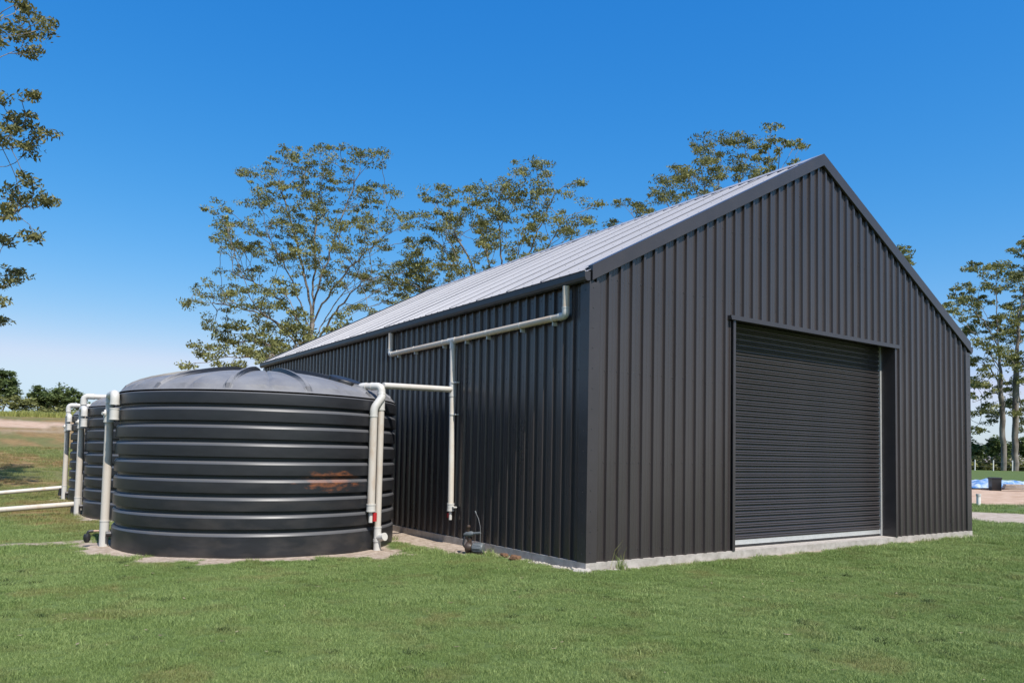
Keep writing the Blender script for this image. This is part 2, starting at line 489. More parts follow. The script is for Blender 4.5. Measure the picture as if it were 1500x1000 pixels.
# ------------------------------------------------------------------ the shed
W, L, EAVE, RIDGE = 11.2, 15.4, 4.19, 7.17
SLOPE = (RIDGE - EAVE) / (W / 2)
def roof_z(x):
    return RIDGE - SLOPE * abs(x - W / 2)
shed = empty('steel_shed', (0, 0, 0), 'large dark grey corrugated steel shed with pale gabled roof and roller door', 'shed')
P = W / 48
RH = .038
def prof_breaks(u0, u1):
    """(u, w) break points of the ribbed sheet: narrow ribs standing out of wide pans with two faint swages"""
    out = []
    k0, k1 = int(math.floor(u0 / P)) - 1, int(math.ceil(u1 / P)) + 1
    for k in range(k0, k1):
        c = (k + .5) * P
        out += [(c - .034, 0), (c - .021, RH), (c + .021, RH), (c + .034, 0)]
        m = c + P / 2
        out += [(m - .034, 0), (m - .028, .0035), (m - .022, 0), (m + .022, 0), (m + .028, .0035), (m + .034, 0)]
    return out
def prof_cols(u0, u1):
    b = prof_breaks(u0, u1)
    us = [q[0] for q in b]; ws = [q[1] for q in b]
    f = lambda u: float(np.interp(u, us, ws))
    return [(u0, f(u0))] + [q for q in b if u0 + 1e-4 < q[0] < u1 - 1e-4] + [(u1, f(u1))]
def sheet(name, u0, u1, bot, top, place, parent, m, nseg=1):
    """ribbed sheet between u0 and u1: place(u, w, z) -> point"""
    cols = prof_cols(u0, u1)
    vs_, fs_ = [], []
    for u, w in cols:
        a, b = bot(u), top(u)
        for j in range(nseg + 1):
            vs_.append(place(u, w, a + (b - a) * j / nseg))
    s = nseg + 1
    for i in range(len(cols) - 1):
        for j in range(nseg):
            fs_.append((i * s + j, (i + 1) * s + j, (i + 1) * s + j + 1, i * s + j + 1))
    return MB().add(vs_, fs_).build(name, m, parent)

SLABZ = 0.0
DX0, DX1, DTOP, DREC = 3.13, 8.05, 3.80, .27
SW = 4 * P
wall_top = lambda u: roof_z(u) - .03
# gable walls
def tiny(i): return ((i * 7919) % 13 - 6) * .0004      # sheets never sit perfectly flush
def gable(y, sgn, with_door):
    for i in range(12):
        u0, u1 = i * SW, (i + 1) * SW
        segs = []
        if with_door:
            cuts = [u0] + [c for c in (DX0, DX1) if u0 < c < u1] + [u1]
            for a, b in zip(cuts[:-1], cuts[1:]):
                ins = a >= DX0 - 1e-6 and b <= DX1 + 1e-6
                segs.append((a, b, DTOP + .05 if ins else -.012))
        else:
            segs = [(u0, u1, -.012)]
        mid = W / 2
        for a, b, z0 in segs:
            parts = [(a, mid), (mid, b)] if a < mid - 1e-6 < b - 1e-5 else [(a, b)]
            for a2, b2 in parts:
                sheet('wall_sheet', a2, b2, lambda u: z0, wall_top, lambda u, w, z, i=i: (u, y + sgn * (w + tiny(i)), z), shed, M['wall'])
gable(0, -1, True)
gable(L, 1, False)
for side, (xx, sgn) in enumerate(((0, -1), (W, 1))):
    for i in range(17):
        u0, u1 = i * SW, min((i + 1) * SW, L)
        if u1 - u0 < .05: continue
        sheet('wall_sheet', u0, u1, lambda u: -.012, lambda u: EAVE - .06, lambda u, w, z, i=i: (xx + sgn * (w + tiny(i + 3)), u, z), shed, M['wall'])
# slab with a rebate the cladding hangs past
mb = MB(); mb.box(-.046, W + .046, -.046, L + .046, -.42, 0)
slab = mb.build('slab', M['concrete'], shed)
mb = MB(); mb.box(-.105, -.0465, -.02, L, -.42, -.125)
mb.build('footing_ledge', M['concrete'], shed)
# roof
rl = math.hypot(W / 2 + .10, SLOPE * (W / 2 + .10))
sl = math.hypot(1, SLOPE)
for sgn in (-1, 1):
    for i in range(17):
        u0, u1 = max(i * SW, 0) - (.05 if i == 0 else 0), min((i + 1) * SW, L) + (.05 if (i + 1) * SW >= L - 1e-3 else 0)
        if u1 - u0 < .12: continue
        def place(u, w, t, i=i, sgn=sgn):
            x = W / 2 + sgn * t
            z = RIDGE - SLOPE * t
            nx_, nz_ = sgn * SLOPE / sl, 1 / sl
            w2 = w * .8 + tiny(i) * 1.5
            return (x + nx_ * w2, u, z + nz_ * w2)
        o = sheet('roof_sheet', u0, u1, lambda u: W / 2 + .09, lambda u: .02, place, shed, M['roof'], nseg=1)
for sgn in (-1, 1):  # raised dark strips added along the sheet laps to draw their shadow lines
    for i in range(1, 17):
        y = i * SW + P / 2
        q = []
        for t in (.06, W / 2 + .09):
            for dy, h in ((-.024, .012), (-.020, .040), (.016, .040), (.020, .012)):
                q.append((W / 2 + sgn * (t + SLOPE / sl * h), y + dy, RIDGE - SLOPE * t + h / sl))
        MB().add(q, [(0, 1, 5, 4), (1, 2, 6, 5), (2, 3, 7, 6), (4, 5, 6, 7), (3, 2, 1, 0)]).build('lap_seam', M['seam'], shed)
# ridge capping
cap = MB()
y0, y1 = -.07, L + .07
c0 = [(-.22, -.22 * SLOPE + .038), (-.03, .042), (0, .056), (.03, .042), (.22, -.22 * SLOPE + .038)]
vs_ = [(W / 2 + a, y, RIDGE + b) for y in (y0, y1) for a, b in c0]
cap.add(vs_, [(i, i + 1, i + 6, i + 5) for i in range(4)])
cap.build('ridge_cap', M['roof'], shed)
# barge boards: folded flashings with a face, a top flange on the roof and a bottom return
BD = .205
def barge(yf, sgn, side):
    t0, t1 = 0.0, W / 2 + .02
    yo, yi = yf + sgn * .078, yf - sgn * .02
    def pt(t, dz, y): return (W / 2 + side * t, y, RIDGE - SLOPE * t + dz)
    mb = MB()
    sec = [(.052, yf - sgn * .11), (.056, yo), (-.165, yo), (-.172, yo - sgn * .006), (-.172, yi + sgn * .055)]
    vs_ = [pt(t, dz, y) for t in (t0, t1) for dz, y in sec]
    mb.add(vs_, [(i, i + 1, i + 6, i + 5) for i in range(4)])
    # lower end return
    e = [pt(t1, dz, y) for dz, y in ((.056, yo), (-.165, yo), (-.165, yf - sgn * .02), (.056, yf - sgn * .02))]
    mb.add(e, [(0, 1, 2, 3)])
    mb.build('barge_board', M['trim'], shed)
for yf, sgn in ((0, -1), (L, 1)):
    for side in (-1, 1):
        barge(yf, sgn, side)
# gutters
def gutter(side):
    s = -1 if side == 0 else 1
    X = 0 if side == 0 else W
    prof = [(.048, 4.135), (.048, 4.01), (.10, 3.995), (.135, 4.012), (.150, 4.05), (.150, 4.125), (.158, 4.137), (.150, 4.145), (.143, 4.137)]
    n = len(prof)
    mb = MB()
    vs_ = [(X + s * a, y, z) for y in (-.06, L + .06) for a, z in prof]
    mb.add(vs_, [(i, i + 1, n + i + 1, n + i) for i in range(n - 1)])
    g = mb.build('gutter', M['gutter'], shed)
    for y in (-.0615, L + .0615):
        MB().add([(X + s * a, y, z) for a, z in prof[:6]], [tuple(range(6))]).build('gutter_end_cap', M['trim'], g)
gutter(0); gutter(1)
# corner flashings
for X, sx in ((0, -1), (W, 1)):
    for Y, sy in ((0, -1), (L, 1)):
        o_ = .0435
        sec = [(X - sx * .155, Y + sy * (o_ - .004)), (X - sx * .15, Y + sy * o_), (X + sx * o_, Y + sy * o_), (X + sx * o_, Y - sy * .15), (X + sx * (o_ - .004), Y - sy * .155)]
        top = 4.0
        vs_ = [(x, y, z) for z in (-.03, top) for x, y in sec]
        MB().add(vs_, [(i, i + 1, i + 6, i + 5) for i in range(4)]).build('corner_flashing', M['trim'], shed)
# door opening: head flashing, jambs, soffit
mb = MB(); mb.box(2.99, 8.21, -.078, .0, DTOP + .005, DTOP + .075)
mb.box(2.99, 8.21, -.088, -.078, DTOP, DTOP + .035)
mb.build('door_head_flashing', M['trim'], shed)
mb = MB(); mb.box(DX0, DX1, -.03, DREC + .25, DTOP + .052, DTOP + .08); mb.build('door_soffit', M['trim'], shed)
for xa, s in ((DX0, -1), (DX1, 1)):
    mb = MB()
    mb.box(min(xa, xa + s * .06), max(xa, xa + s * .06), -.058, -.041, 0, DTOP + .004)
    mb.box(min(xa, xa + s * .012), max(xa, xa + s * .012), -.0405, DREC + .2, 0, DTOP + .051)
    mb.build('door_jamb', M['trim'], shed)
# roller door
door = empty('roller_door', (0, 0, 0)); door.parent = shed
SP = .0965
prof = [(0, .006), (.018, .004), (.024, -.020), (.034, -.026), (.044, -.020), (.052, -.008), (.060, -.020), (.070, -.026), (.080, -.018), (.086, .002), (SP, .006)]
vs_ = [(x, DREC + w, z) for x in (DX0 + .03, DX1 - .05) for z, w in prof]
np_ = len(prof)
slat_me = MB().add(vs_, [(i, np_ + i, np_ + i + 1, i + 1) for i in range(np_ - 1)]).mesh('slat', M['slat'])
z = .125; k = 0
while z < DTOP + .06:
    o = bpy.data.objects.new('slat', slat_me); COL.objects.link(o); o.parent = door
    o.location = (0, 0, z); z += SP - .001; k += 1
mb = MB(); mb.box(DX0 + .03, DX1 - .05, DREC - .02, DREC + .02, .045, .122); mb.build('bottom_bar', M['alu'], door)
mb = MB(); mb.box(DX0 + .03, DX1 - .05, DREC - .012, DREC + .012, .004, .044); mb.build('bottom_seal', M['black'], door)
for a, b in ((DX0, DX0 + .028), (DX1 - .052, DX1 - .002)):
    mb = MB(); mb.box(a, b, DREC - .04, DREC + .04, .003, DTOP + .05); mb.build('door_guide', M['alu'], door)
# screws
def screws(name, pts, nrm, m, r=.009):
    n_ = Vector(nrm).normalized()
    a = n_.orthogonal().normalized(); b = n_.cross(a)
    mb = MB()
    for p in pts:
        p = Vector(p)
        ring = [p + (a * math.cos(k * PI / 3) + b * math.sin(k * PI / 3)) * r for k in range(6)]
        top_ = [q + n_ * r * .8 for q in ring]
        mb.add(ring + top_, [(k, (k + 1) % 6, 6 + (k + 1) % 6, 6 + k) for k in range(6)] + [tuple(range(6, 12))])
    return tag(mb.build(name, m, shed), kind='stuff')
pts = []
for k in range(48):
    for zz in (.14, 1.42, 2.75, 4.1, 5.3, 6.3):
        for du in (.055, P - .055):
            x = (k + .5) * P + du
            if DX0 - .1 < x < DX1 + .1 and zz < 4: continue
            if x > W or zz > wall_top(x) - .25: continue
            if x < .17 or x > W - .17: continue
            pts.append((x, -.002, zz + .01 * math.sin(k * 3)))
for i in range(14):
    pts += [(.03, -.0445, .15 + i * .29), (W - .03, -.0445, .15 + i * .29)]
screws('wall_screws', pts, (0, -1, 0), M['screw'], .008)
pts = []
for k in range(66):
    for zz in (.14, 1.42, 2.75, 3.9):
        pts.append((-.002, (k + .5) * P + P / 2, zz))
for i in range(14):
    pts.append((-.0445, .05, .12 + i * .29))
screws('wall_screws', pts, (-1, 0, 0), M['screw'], .008)
pts = []
for k in range(66):
    for j in range(7):
        t = .35 + j * .86
        x = W / 2 - t; zz = RIDGE - SLOPE * t
        n_ = Vector((-SLOPE, 0, 1)).normalized() * (.031)
        for dk in ((0,) if j % 2 else (0, .5)):
            pts.append((x + n_.x * (1 if dk == 0 else .05), (k + .5 + dk) * P, zz + n_.z * (1 if dk == 0 else .05)))
screws('roof_screws', pts, (-SLOPE, 0, 1), M['roofscrew'], .007)

# ------------------------------------------------------------------ rain water pipes on the left wall
def pipe_part(parent, name, path, r, m=None, n=16, bend=.1):
    return MB().tube(arc(path, bend) if len(path) > 2 else path, r, n).build(name, m or M['pvc'], parent, smooth=40)
def joint(parent, name, path, r, bend=.1, m=None):
    """fitting: body plus raised socket lips at both ends"""
    pts_ = arc(path, bend) if len(path) > 2 else [Vector(p) for p in path]
    mb = MB().tube(pts_, r, 16)
    for a, b in ((pts_[0], pts_[1]), (pts_[-1], pts_[-2])):
        d = (b - a).normalized() * .018
        mb.tube([a - d * .2, a + d], r * 1.07, 16)
    return mb.build(name, m or M['pvc_joint'], parent, smooth=40)
PX = -.105
rw = empty('rainwater_pipe', (PX, 3.70, 3.55), 'cream rainwater pipe run on dark left shed wall, two gutter drops joining one downpipe', 'drainpipe')
rw_par = rw
def wrel(p): return (p[0] - PX, p[1] - 3.70, p[2] - 3.55)
def rp(name, path, r, m=None, bend=.1): return pipe_part(rw, name, [wrel(p) for p in path], r, m, bend=bend)
def rj(name, path, r, bend=.1): return joint(rw, name, [wrel(p) for p in path], r, bend)
R1 = .053
rp('pipe', [(PX, .42, 3.995), (PX, .42, 3.66)], R1, M['pvc_warm'])
rj('elbow', [(PX, .42, 3.68), (PX, .42, 3.56), (PX, .55, 3.56)], R1 * 1.08, .09)
rp('pipe', [(PX, .54, 3.56), (PX, 3.60, 3.552)], R1, M['pvc_warm'])
rj('tee', [(PX, 3.58, 3.552), (PX, 3.83, 3.552)], R1 * 1.08)
rj('tee', [(PX, 3.705, 3.55), (PX, 3.705, 3.41)], R1 * 1.08)
rp('pipe', [(PX, 3.82, 3.552), (PX, 6.20, 3.548)], R1, M['pvc_warm'])
rj('elbow', [(PX, 6.19, 3.548), (PX, 6.31, 3.548), (PX, 6.31, 3.66)], R1 * 1.08, .09)
rp('pipe', [(PX, 6.31, 3.65), (PX, 6.31, 3.995)], R1, M['pvc_warm'])
rp('pipe', [(PX, 3.705, 3.43), (PX, 3.68, 2.74)], R1, M['pvc_cream'])
rj('tee', [(PX, 3.682, 2.77), (PX, 3.676, 2.53)], R1 * 1.1)
rp('pipe', [(PX, 3.677, 2.54), (PX, 3.645, .56)], R1, M['pvc_cream'])
rj('reducer', [(PX, 3.645, .60), (PX, 3.645, .47)], R1 * 1.2)
vv = rp('valve', [(PX, 3.645, .475), (PX, 3.645, .31)], .028, M['pvc_joint'])
mb = MB().tube([wrel((PX - .005, 3.70, .43)), wrel((PX - .005, 3.70, .345))], .03, 10)
mb.build('valve_handle', M['red'], vv, smooth=40)
for yb in (.72, 1.55, 2.55, 3.25, 4.05, 5.2, 5.95):
    mb = MB(); c = wrel((PX, yb, 3.555))
    mb.tube([(c[0], c[1] - .012, c[2]), (c[0], c[1] + .012, c[2])], R1 + .004, 14)
    mb.box(c[0] - .012, c[0] + .07, c[1] - .012, c[1] + .012, c[2] - R1 - .055, c[2] - R1 + .005)
    mb.build('pipe_bracket', M['pvc_joint'], rw)
for zb in (2.78, 2.20, .54):
    mb = MB(); yb = 3.66 if zb > 1 else 3.645; c = wrel((PX, yb, zb))
    mb.tube([(c[0], c[1], c[2] - .011), (c[0], c[1], c[2] + .011)], R1 * (1.05 if zb > 1 else 1.22), 14)
    mb.box(c[0] - .01, c[0] + .06, c[1] - R1 - .07, c[1] - R1 + .01, c[2] - .011, c[2] + .011)
    mb.build('pipe_bracket', M['pvc_joint'], rw)

# ------------------------------------------------------------------ water tanks
def tank_profile():
    pr = [(TR - .01, -.05), (TR + .002, 0.0), (TR + .004, .03)]
    # grooves from the photo: upper (shadow) edge and lower (lit) edge, heights above the tank's base
    up = [.395, .665, .93, 1.197, 1.470, 1.743, 2.010, 2.270]
    lo = [.320, .590, .853, 1.125, 1.390, 1.668, 1.935, 2.200]
    d = .042
    for a, b in zip(lo, up):
        pr += [(TR + .005, a - .030), (TR + .003, a - .025), (TR - .010, a - .003), (TR - .026, a + .012), (TR - d - .008, a + .020), (TR - d - .012, a + .026),
               (TR - d - .012, b - .006), (TR - d - .004, b - .001), (TR - .004, b + .001), (TR + .004, b + .006), (TR + .005, b + .015)]
    pr += [(TR + .004, 2.41), (TR + .001, 2.438), (TR - .012, 2.452)]
    return pr
def dome_z(r):
    rr = [0, .16, .70, 1.45, 1.60, 2.04, 2.20, 2.32, 2.336]
    zz = [2.945, 2.944, 2.918, 2.785, 2.745, 2.60, 2.52, 2.43, 2.366]
    return np.interp(r, rr, zz)
def dome_mesh():
    angs = sorted(30 * j + o_ for j in range(12) for o_ in (-15, -13.8, -13, -10, -7, -4.5, -2.6, -1.9, -1.3, -.7, 0, .7, 1.3, 1.9, 2.6, 4.5, 7, 10, 13, 13.8))
    n, rad = len(angs), [.0, .22, .45, .7, .95, 1.2, 1.45, 1.68, 1.88, 2.04, 2.16, 2.25, 2.31, TR - .010]
    # smooth the sampled dome with a quadratic fit
    rr = np.linspace(0, 2.336, 60); co = np.polyfit(rr ** 2, dome_z(rr), 4)
    vs_, fs_ = [], []
    for r in rad:
        for k in range(n):
            a = math.radians(angs[k])
            z_ = 2.456 + (float(np.polyval(co, r * r)) - 2.366) * .87
            w = sstep(.2, .6, r) * (1 - sstep(2.24, 2.335, r))
            dth = abs((math.degrees(a) + 15) % 30 - 15)        # ridges every 30 degrees
            dcr = abs((math.degrees(a)) % 30 - 15)
            ridge = .078 * (1 - .5 * (r / TR) ** 3) * math.exp(-(dth / 1.35) ** 6)
            crease = -.028 * math.exp(-(dcr / 1.1) ** 2) + .035 * math.sin(math.radians(min(dth, 15) * 6)) * r / TR
            vs_.append((r * math.cos(a), r * math.sin(a), z_ + float(w) * (ridge + crease)))
    for i in range(len(rad) - 1):
        for k in range(n):
            k2 = (k + 1) % n
            fs_.append((i * n + k, i * n + k2, (i + 1) * n + k2, (i + 1) * n + k))
    return MB().add(vs_, fs_).mesh('lid', M['tanklid'], smooth=14)
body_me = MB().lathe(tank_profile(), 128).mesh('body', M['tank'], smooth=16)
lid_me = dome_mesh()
hat = MB().lathe([(.02, .11), (.24, .10), (.285, .085), (.30, .06), (.30, -.02), (.27, -.03)], 32)
for k in range(8):
    a = k * PI / 4
    hat.box(.29 * math.cos(a) - .02, .29 * math.cos(a) + .02, .29 * math.sin(a) - .02, .29 * math.sin(a) + .02, .02, .08)
hatch_me = hat.mesh('hatch', M['black'], smooth=40)
TG = GZ + .03
def make_tank(i, label, hang):
    cx, cy = TANKS[i]
    zb = float(ground_h(cx - TR, cy)) * (1 if i else 0) + (TG if i == 0 else .04)
    t = empty('water_tank', (cx, cy, zb), label, 'water tank', 'black banded water tanks beside the shed')
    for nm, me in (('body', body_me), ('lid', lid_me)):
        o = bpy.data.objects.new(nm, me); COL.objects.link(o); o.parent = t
    h = bpy.data.objects.new('hatch', hatch_me); COL.objects.link(h); h.parent = t
    h.location = (1.72 * math.cos(hang), 1.72 * math.sin(hang), 2.735)
    h.rotation_euler = (0, 0, 0)
    q = Vector((.30 * math.cos(hang), .30 * math.sin(hang), 1)).normalized()
    h.rotation_euler = Vector((0, 0, 1)).rotation_difference(q).to_euler()
    ou = MB().tube([(-TR - .07, .20, .17), (-TR + .06, .20, .17)], .045, 14)
    ou.build('outlet_boss', M['tank'], t, smooth=40)
    return zb
tz1 = make_tank(0, 'nearest black water tank with grey domed lid and orange clay smear', math.radians(-57))
tz2 = make_tank(1, 'middle black water tank half hidden behind the nearest tank', math.radians(200))
tz3 = make_tank(2, 'farthest black water tank, only a sliver showing beside the middle tank', math.radians(200))

# overflow pipes standing at the left of each tank
def overflow(base, tankc, label):
    zg = float(ground_h(*base))
    t = empty('overflow_pipe', (base[0], base[1], zg), label, 'pipe', 'white overflow pipes on the left of the tanks')
    R = .066
    d = Vector((tankc[0] - base[0], tankc[1] - base[1], 0)).normalized()
    side = Vector((.823, -.568, 0))
    pipe_part(t, 'pipe', [(0, 0, -.1), (0, 0, 2.05)], R, M['pvc_stain'])
    joint(t, 'socket', [(0, 0, -.05), (0, 0, .42)], R * 1.07)
    joint(t, 'socket', [(0, 0, 2.03), (0, 0, 2.20)], R * 1.28)
    mb = MB().tube([(-.085, 0, 2.165), (.085, 0, 2.165)], R * 1.05, 14)
    mb.tube([(-.02, -.0, 2.17), (-.115, -.04, 2.17)], .028, 10)
    mb.build('screen_box', M['pvc_joint'], t, smooth=40)
    e = Vector((.0, -.52, 0))
    pipe_part(t, 'pipe', [(0, 0, 2.18), (0, 0, 2.36)], R)
    joint(t, 'elbow', [(0, 0, 2.34), (0, 0, 2.47), tuple(e + Vector((0, 0, 2.47))), tuple(e + Vector((0, 0, 2.30)))], R * 1.05, .1)
    k = joint(t, 'socket', [tuple(e + Vector((0, 0, 2.24))), tuple(e + Vector((0, 0, 2.06)))], R * 1.05)
    o = MB().tube([(0, 0, .22), (.10, .10, .22)], .03, 10); o.build('connector', M['brass'], t, smooth=40)
    return t
PB = [(-5.372, 5.823), (-5.19, 12.182), (-5.02, 17.944)]
overflow(PB[0], TANKS[0], 'tall white overflow pipe at the left side of the nearest tank')
overflow(PB[1], TANKS[1], 'white overflow pipe in front of the middle tank, right of the thicker bent inlet')
overflow(PB[2], TANKS[2], 'leftmost white overflow pipe, in front of the farthest tank')

# inlet risers of the far tanks with the pipes that feed them along the lawn
def inlet(base, tankc, label, zp, ends):
    zg = float(ground_h(*base))
    t = empty('inlet_pipe', (base[0], base[1], zg), label, 'pipe', 'white inlet pipes of the far tanks')
    R = .062
    d = Vector((tankc[0] - base[0], tankc[1] - base[1], 0)).normalized()
    top = 2.80
    pipe_part(t, 'pipe', [(0, 0, -.1), (0, 0, top - .16)], R)
    joint(t, 'elbow', [(0, 0, top - .20), (0, 0, top), tuple(d * .22 + Vector((0, 0, top)))], R * 1.12, .15)
    pipe_part(t, 'pipe', [tuple(d * .20 + Vector((0, 0, top))), tuple(d * .62 + Vector((0, 0, top)))], R)
    joint(t, 'elbow', [tuple(d * .60 + Vector((0, 0, top))), tuple(d * .76 + Vector((0, 0, top))), tuple(d * .76 + Vector((0, 0, top - .22)))], R * 1.12, .1)
    e = Vector(ends) - Vector((base[0], base[1], zg))
    pipe_part(t, 'pipe', [(0, 0, zp - zg), tuple(e)], R * .98, M['pvc_stain'])
    joint(t, 'tee', [(0, 0, zp - zg - .15), (0, 0, zp - zg + .15)], R * 1.15)
    mb = MB().tube([(-.10, -.02, zp - zg - .02), (-.12, -.02, zp - zg - .24)], .05, 12)
    mb.build('foot_valve', M['black'], t, smooth=40)
    return t
pa, pb = at(0, 746.5, 16.9), at(0, 721.5, 22.1)
inlet((-5.14, 12.46), TANKS[1], 'white inlet pipe bending over the middle tank lid, fed by the nearer lawn pipe', .13, tuple(pa + (pa - Vector((-5.14, 12.46, .13))) * 2.0))
inlet((-4.99, 18.24), TANKS[2], 'white inlet pipe bending over the farthest tank lid, fed by the farther lawn pipe', .24, tuple(pb + (pb - Vector((-4.99, 18.24, .24))) * 1.4))
# tap at the foot of the nearest overflow pipe
tp = empty('drain_tap', (-5.58, 5.86, GZ), 'small black drain tap at the foot of the nearest overflow pipe', 'tap')
MB().tube([(.26, .02, .24), (.02, .02, .24), ], .018, 10).build('stem', M['brass'], tp, smooth=40)
MB().tube(arc([(.06, .02, .24), (-.02, .02, .24), (-.02, .02, .10)], .04), .024, 10).build('spout', M['black'], tp, smooth=40)
MB().lathe([(.0, .20), (.045, .195), (.055, .16), (.05, .10), (.03, .06), (0, .055)], 14, (-.03, .02, 0)).build('body', M['black'], tp, smooth=40)

# inlet of the nearest tank: transfer pipe, riser and first flush pipe
A = Vector((-1.613, 3.440, 0)); B = Vector((-1.765, 3.395, 0))
ip = empty('inlet_pipe', (A.x, A.y, GZ), 'white riser with hanging first flush pipe and red tap at the nearest tank', 'pipe')
def ir(p): return (p[0] - A.x, p[1] - A.y, p[2] - GZ)
def i_p(name, path, r, m=None, bend=.1): return pipe_part(ip, name, [ir(p) for p in path], r, m, bend=bend)
def i_j(name, path, r, bend=.1, par=None): return joint(ip, name, [ir(p) for p in path], r, bend)
dc = (Vector((TANKS[0][0], TANKS[0][1], 0)) - A).normalized()
TOPZ = 2.60
i_p('pipe', [(A.x, A.y, -.2), (A.x, A.y, 2.24)], .054, M['pvc_stain'])
i_j('tee', [(A.x, A.y, -.16), (A.x, A.y, .26)], .063)
i_j('socket', [(A.x, A.y, .02), (A.x, A.y, .06)], .068)
cdir = Vector((.25, -.97, 0)).normalized()
o = i_j('access_cap', [tuple(A + Vector((0, 0, .08))), tuple(A + cdir * .16 + Vector((.02, 0, .11)))], .062)
i_j('socket', [(A.x, A.y, 2.20), (A.x, A.y, 2.42)], .061)
pE = A + dc * .40
i_j('elbow', [(A.x, A.y, 2.38), (A.x, A.y, TOPZ), tuple(A + dc * .20 + Vector((0, 0, TOPZ)))], .064, .14)
i_p('pipe', [tuple(A + dc * .18 + Vector((0, 0, TOPZ))), tuple(A + dc * .34 + Vector((0, 0, TOPZ + .005)))], .058)
i_j('elbow', [tuple(A + dc * .30 + Vector((0, 0, TOPZ))), tuple(A + dc * .43 + Vector((0, 0, TOPZ))), tuple(A + dc * .43 + Vector((0, 0, TOPZ - .14)))], .064, .09)
tw = Vector((PX, 3.68, 2.655)); te = Vector((A.x + .03, A.y, TOPZ + .015))
i_p('pipe', [tuple(tw), tuple(te)], .052, M['pvc'])
# offset to the first flush pipe
i_j('offset_bend', [tuple(A + Vector((-.01, -.03, 2.47))), tuple(A + Vector((-.02, -.05, 2.40))), tuple(B + Vector((0, 0, 2.22))), tuple(B + Vector((0, 0, 2.08)))], .066, .08)
i_p('pipe', [tuple(B + Vector((0, 0, 2.12))), tuple(B + Vector((0, 0, .60)))], .064, M['pvc_stain'])
i_j('reducer', [tuple(B + Vector((0, 0, .64))), tuple(B + Vector((0, 0, .52)))], .074)
v_ = i_p('valve', [tuple(B + Vector((0, 0, .53))), tuple(B + Vector((0, 0, .34)))], .034, M['pvc_joint'])
MB().tube([ir(B + Vector((.055, -.035, .50))), ir(B + Vector((.055, -.035, .36)))], .036, 12).build('valve_handle', M['red'], v_, smooth=40)

# ------------------------------------------------------------------ pump
PSC = .78
pu = empty('water_pump', (-.42, 2.33, float(ground_h(-.42, 2.33))), 'small dark water pump with grey motor and thin upright hose by the wall', 'pump')
pu.scale = (PSC, PSC, PSC)
ax = Vector((.50, -.86, 0)).normalized()           # motor axis, towards the camera's right
sd = Vector((0, 0, 1)).cross(ax)
def pl(a, s, z): return tuple(ax * a + sd * s + Vector((0, 0, z)))
MB().tube([pl(-.02, 0, .13), pl(.0, 0, .13), pl(.02, 0, .13), pl(.21, 0, .13), pl(.235, 0, .13), pl(.24, 0, .13)], [.07, .10, .105, .105, .09, .05], 18).build('motor', M['pump_grey'], pu, smooth=40)
fin = MB()
for k in range(10):
    a = k * 2 * PI / 10
    c_, s_ = math.cos(a) * .105, math.sin(a) * .105
    fin.tube([pl(.03, c_, .13 + s_), pl(.20, c_, .13 + s_)], .008, 4)
fin.build('cooling_fins', M['pump_grey'], pu)
MB().tube([pl(-.16, 0, .13), pl(-.15, 0, .13), pl(-.10, 0, .13), pl(-.03, 0, .13)], [.06, .12, .125, .08], 18).build('pump_head', M['pump_dark'], pu, smooth=40)
MB().add([pl(a, s, z) for z in (0, .03) for a in (-.13, .22) for s in (-.09, .09)], [(0, 1, 3, 2), (4, 6, 7, 5), (0, 4, 5, 1), (2, 3, 7, 6), (0, 2, 6, 4), (1, 5, 7, 3)]).build('foot', M['pump_dark'], pu)
MB().tube([pl(-.10, 0, .22), pl(-.10, 0, .30), pl(-.10, 0, .38)], [.045, .05, .04], 12).build('outlet', M['pump_dark'], pu, smooth=40)
ctl = MB().tube([pl(-.22, -.02, .385), pl(-.16, -.02, .40), pl(-.04, -.02, .42), pl(.0, -.02, .425)], [.03, .055, .055, .035], 12)
ctl.tube([pl(.0, -.02, .425), pl(.17, -.03, .45)], .028, 10)
c_ob = ctl.build('pressure_controller', M['pump_grey'], pu, smooth=40)
MB().lathe([(.0, .60), (.035, .595), (.045, .57), (.045, .545), (.03, .525), (.03, .44)], 12, pl(-.12, -.02, 0)).build('cap', M['pump_dark'], pu, smooth=40)
MB().tube([pl(.16, -.02, .10), pl(.17, -.03, .45), pl(.155, -.02, .58), pl(.10, 0, .74), pl(.02, .02, .86)], .007, 6).build('hose', M['hose'], pu, smooth=40)
MB().tube([pl(.035, .016, .84), pl(.005, .024, .89)], .013, 8).build('hose_end', M['pump_grey'], pu, smooth=40)
MB().tube(arc([pl(-.12, -.05, .1), pl(-.2, -.1, .18), pl(-.19, -.05, .36)], .05), .022, 8).build('cable', M['black'], pu, smooth=40)

# ------------------------------------------------------------------ loose stones along the slab
def rock_mesh(seed, r):
    g = random.Random(seed)
    vs_ = [(x, y, z) for x in (-1, 1) for y in (-1, 1) for z in (-1, 1)]
    import bmesh
    bm = bmesh.new()
    bmesh.ops.create_icosphere(bm, subdivisions=2, radius=r)
    for v in bm.verts:
        k = .75 + .5 * g.random()
        v.co = Vector((v.co.x * 1.15, v.co.y * .9, v.co.z * .65)) * k
    me = bpy.data.meshes.new('stone'); bm.to_mesh(me); bm.free()
    return me
cl = bpy.data.objects.new('clay_clod', rock_mesh(3, .085)); cl.data.materials.append(M['clod']); COL.objects.link(cl)
cl.location = (-.27, 1.36, GZ + .035)
tag(cl, 'reddish clay clod on the grass edge right of the pump', 'clod')
cl2 = bpy.data.objects.new('clay_clod', rock_mesh(5, .06)); cl2.data.materials.append(M['clod']); COL.objects.link(cl2)
cl2.location = (-.22, 1.74, GZ + .03)
tag(cl2, 'small brown clod between the pump and the larger reddish clod', 'clod')
rub = MB()
g = random.Random(4)
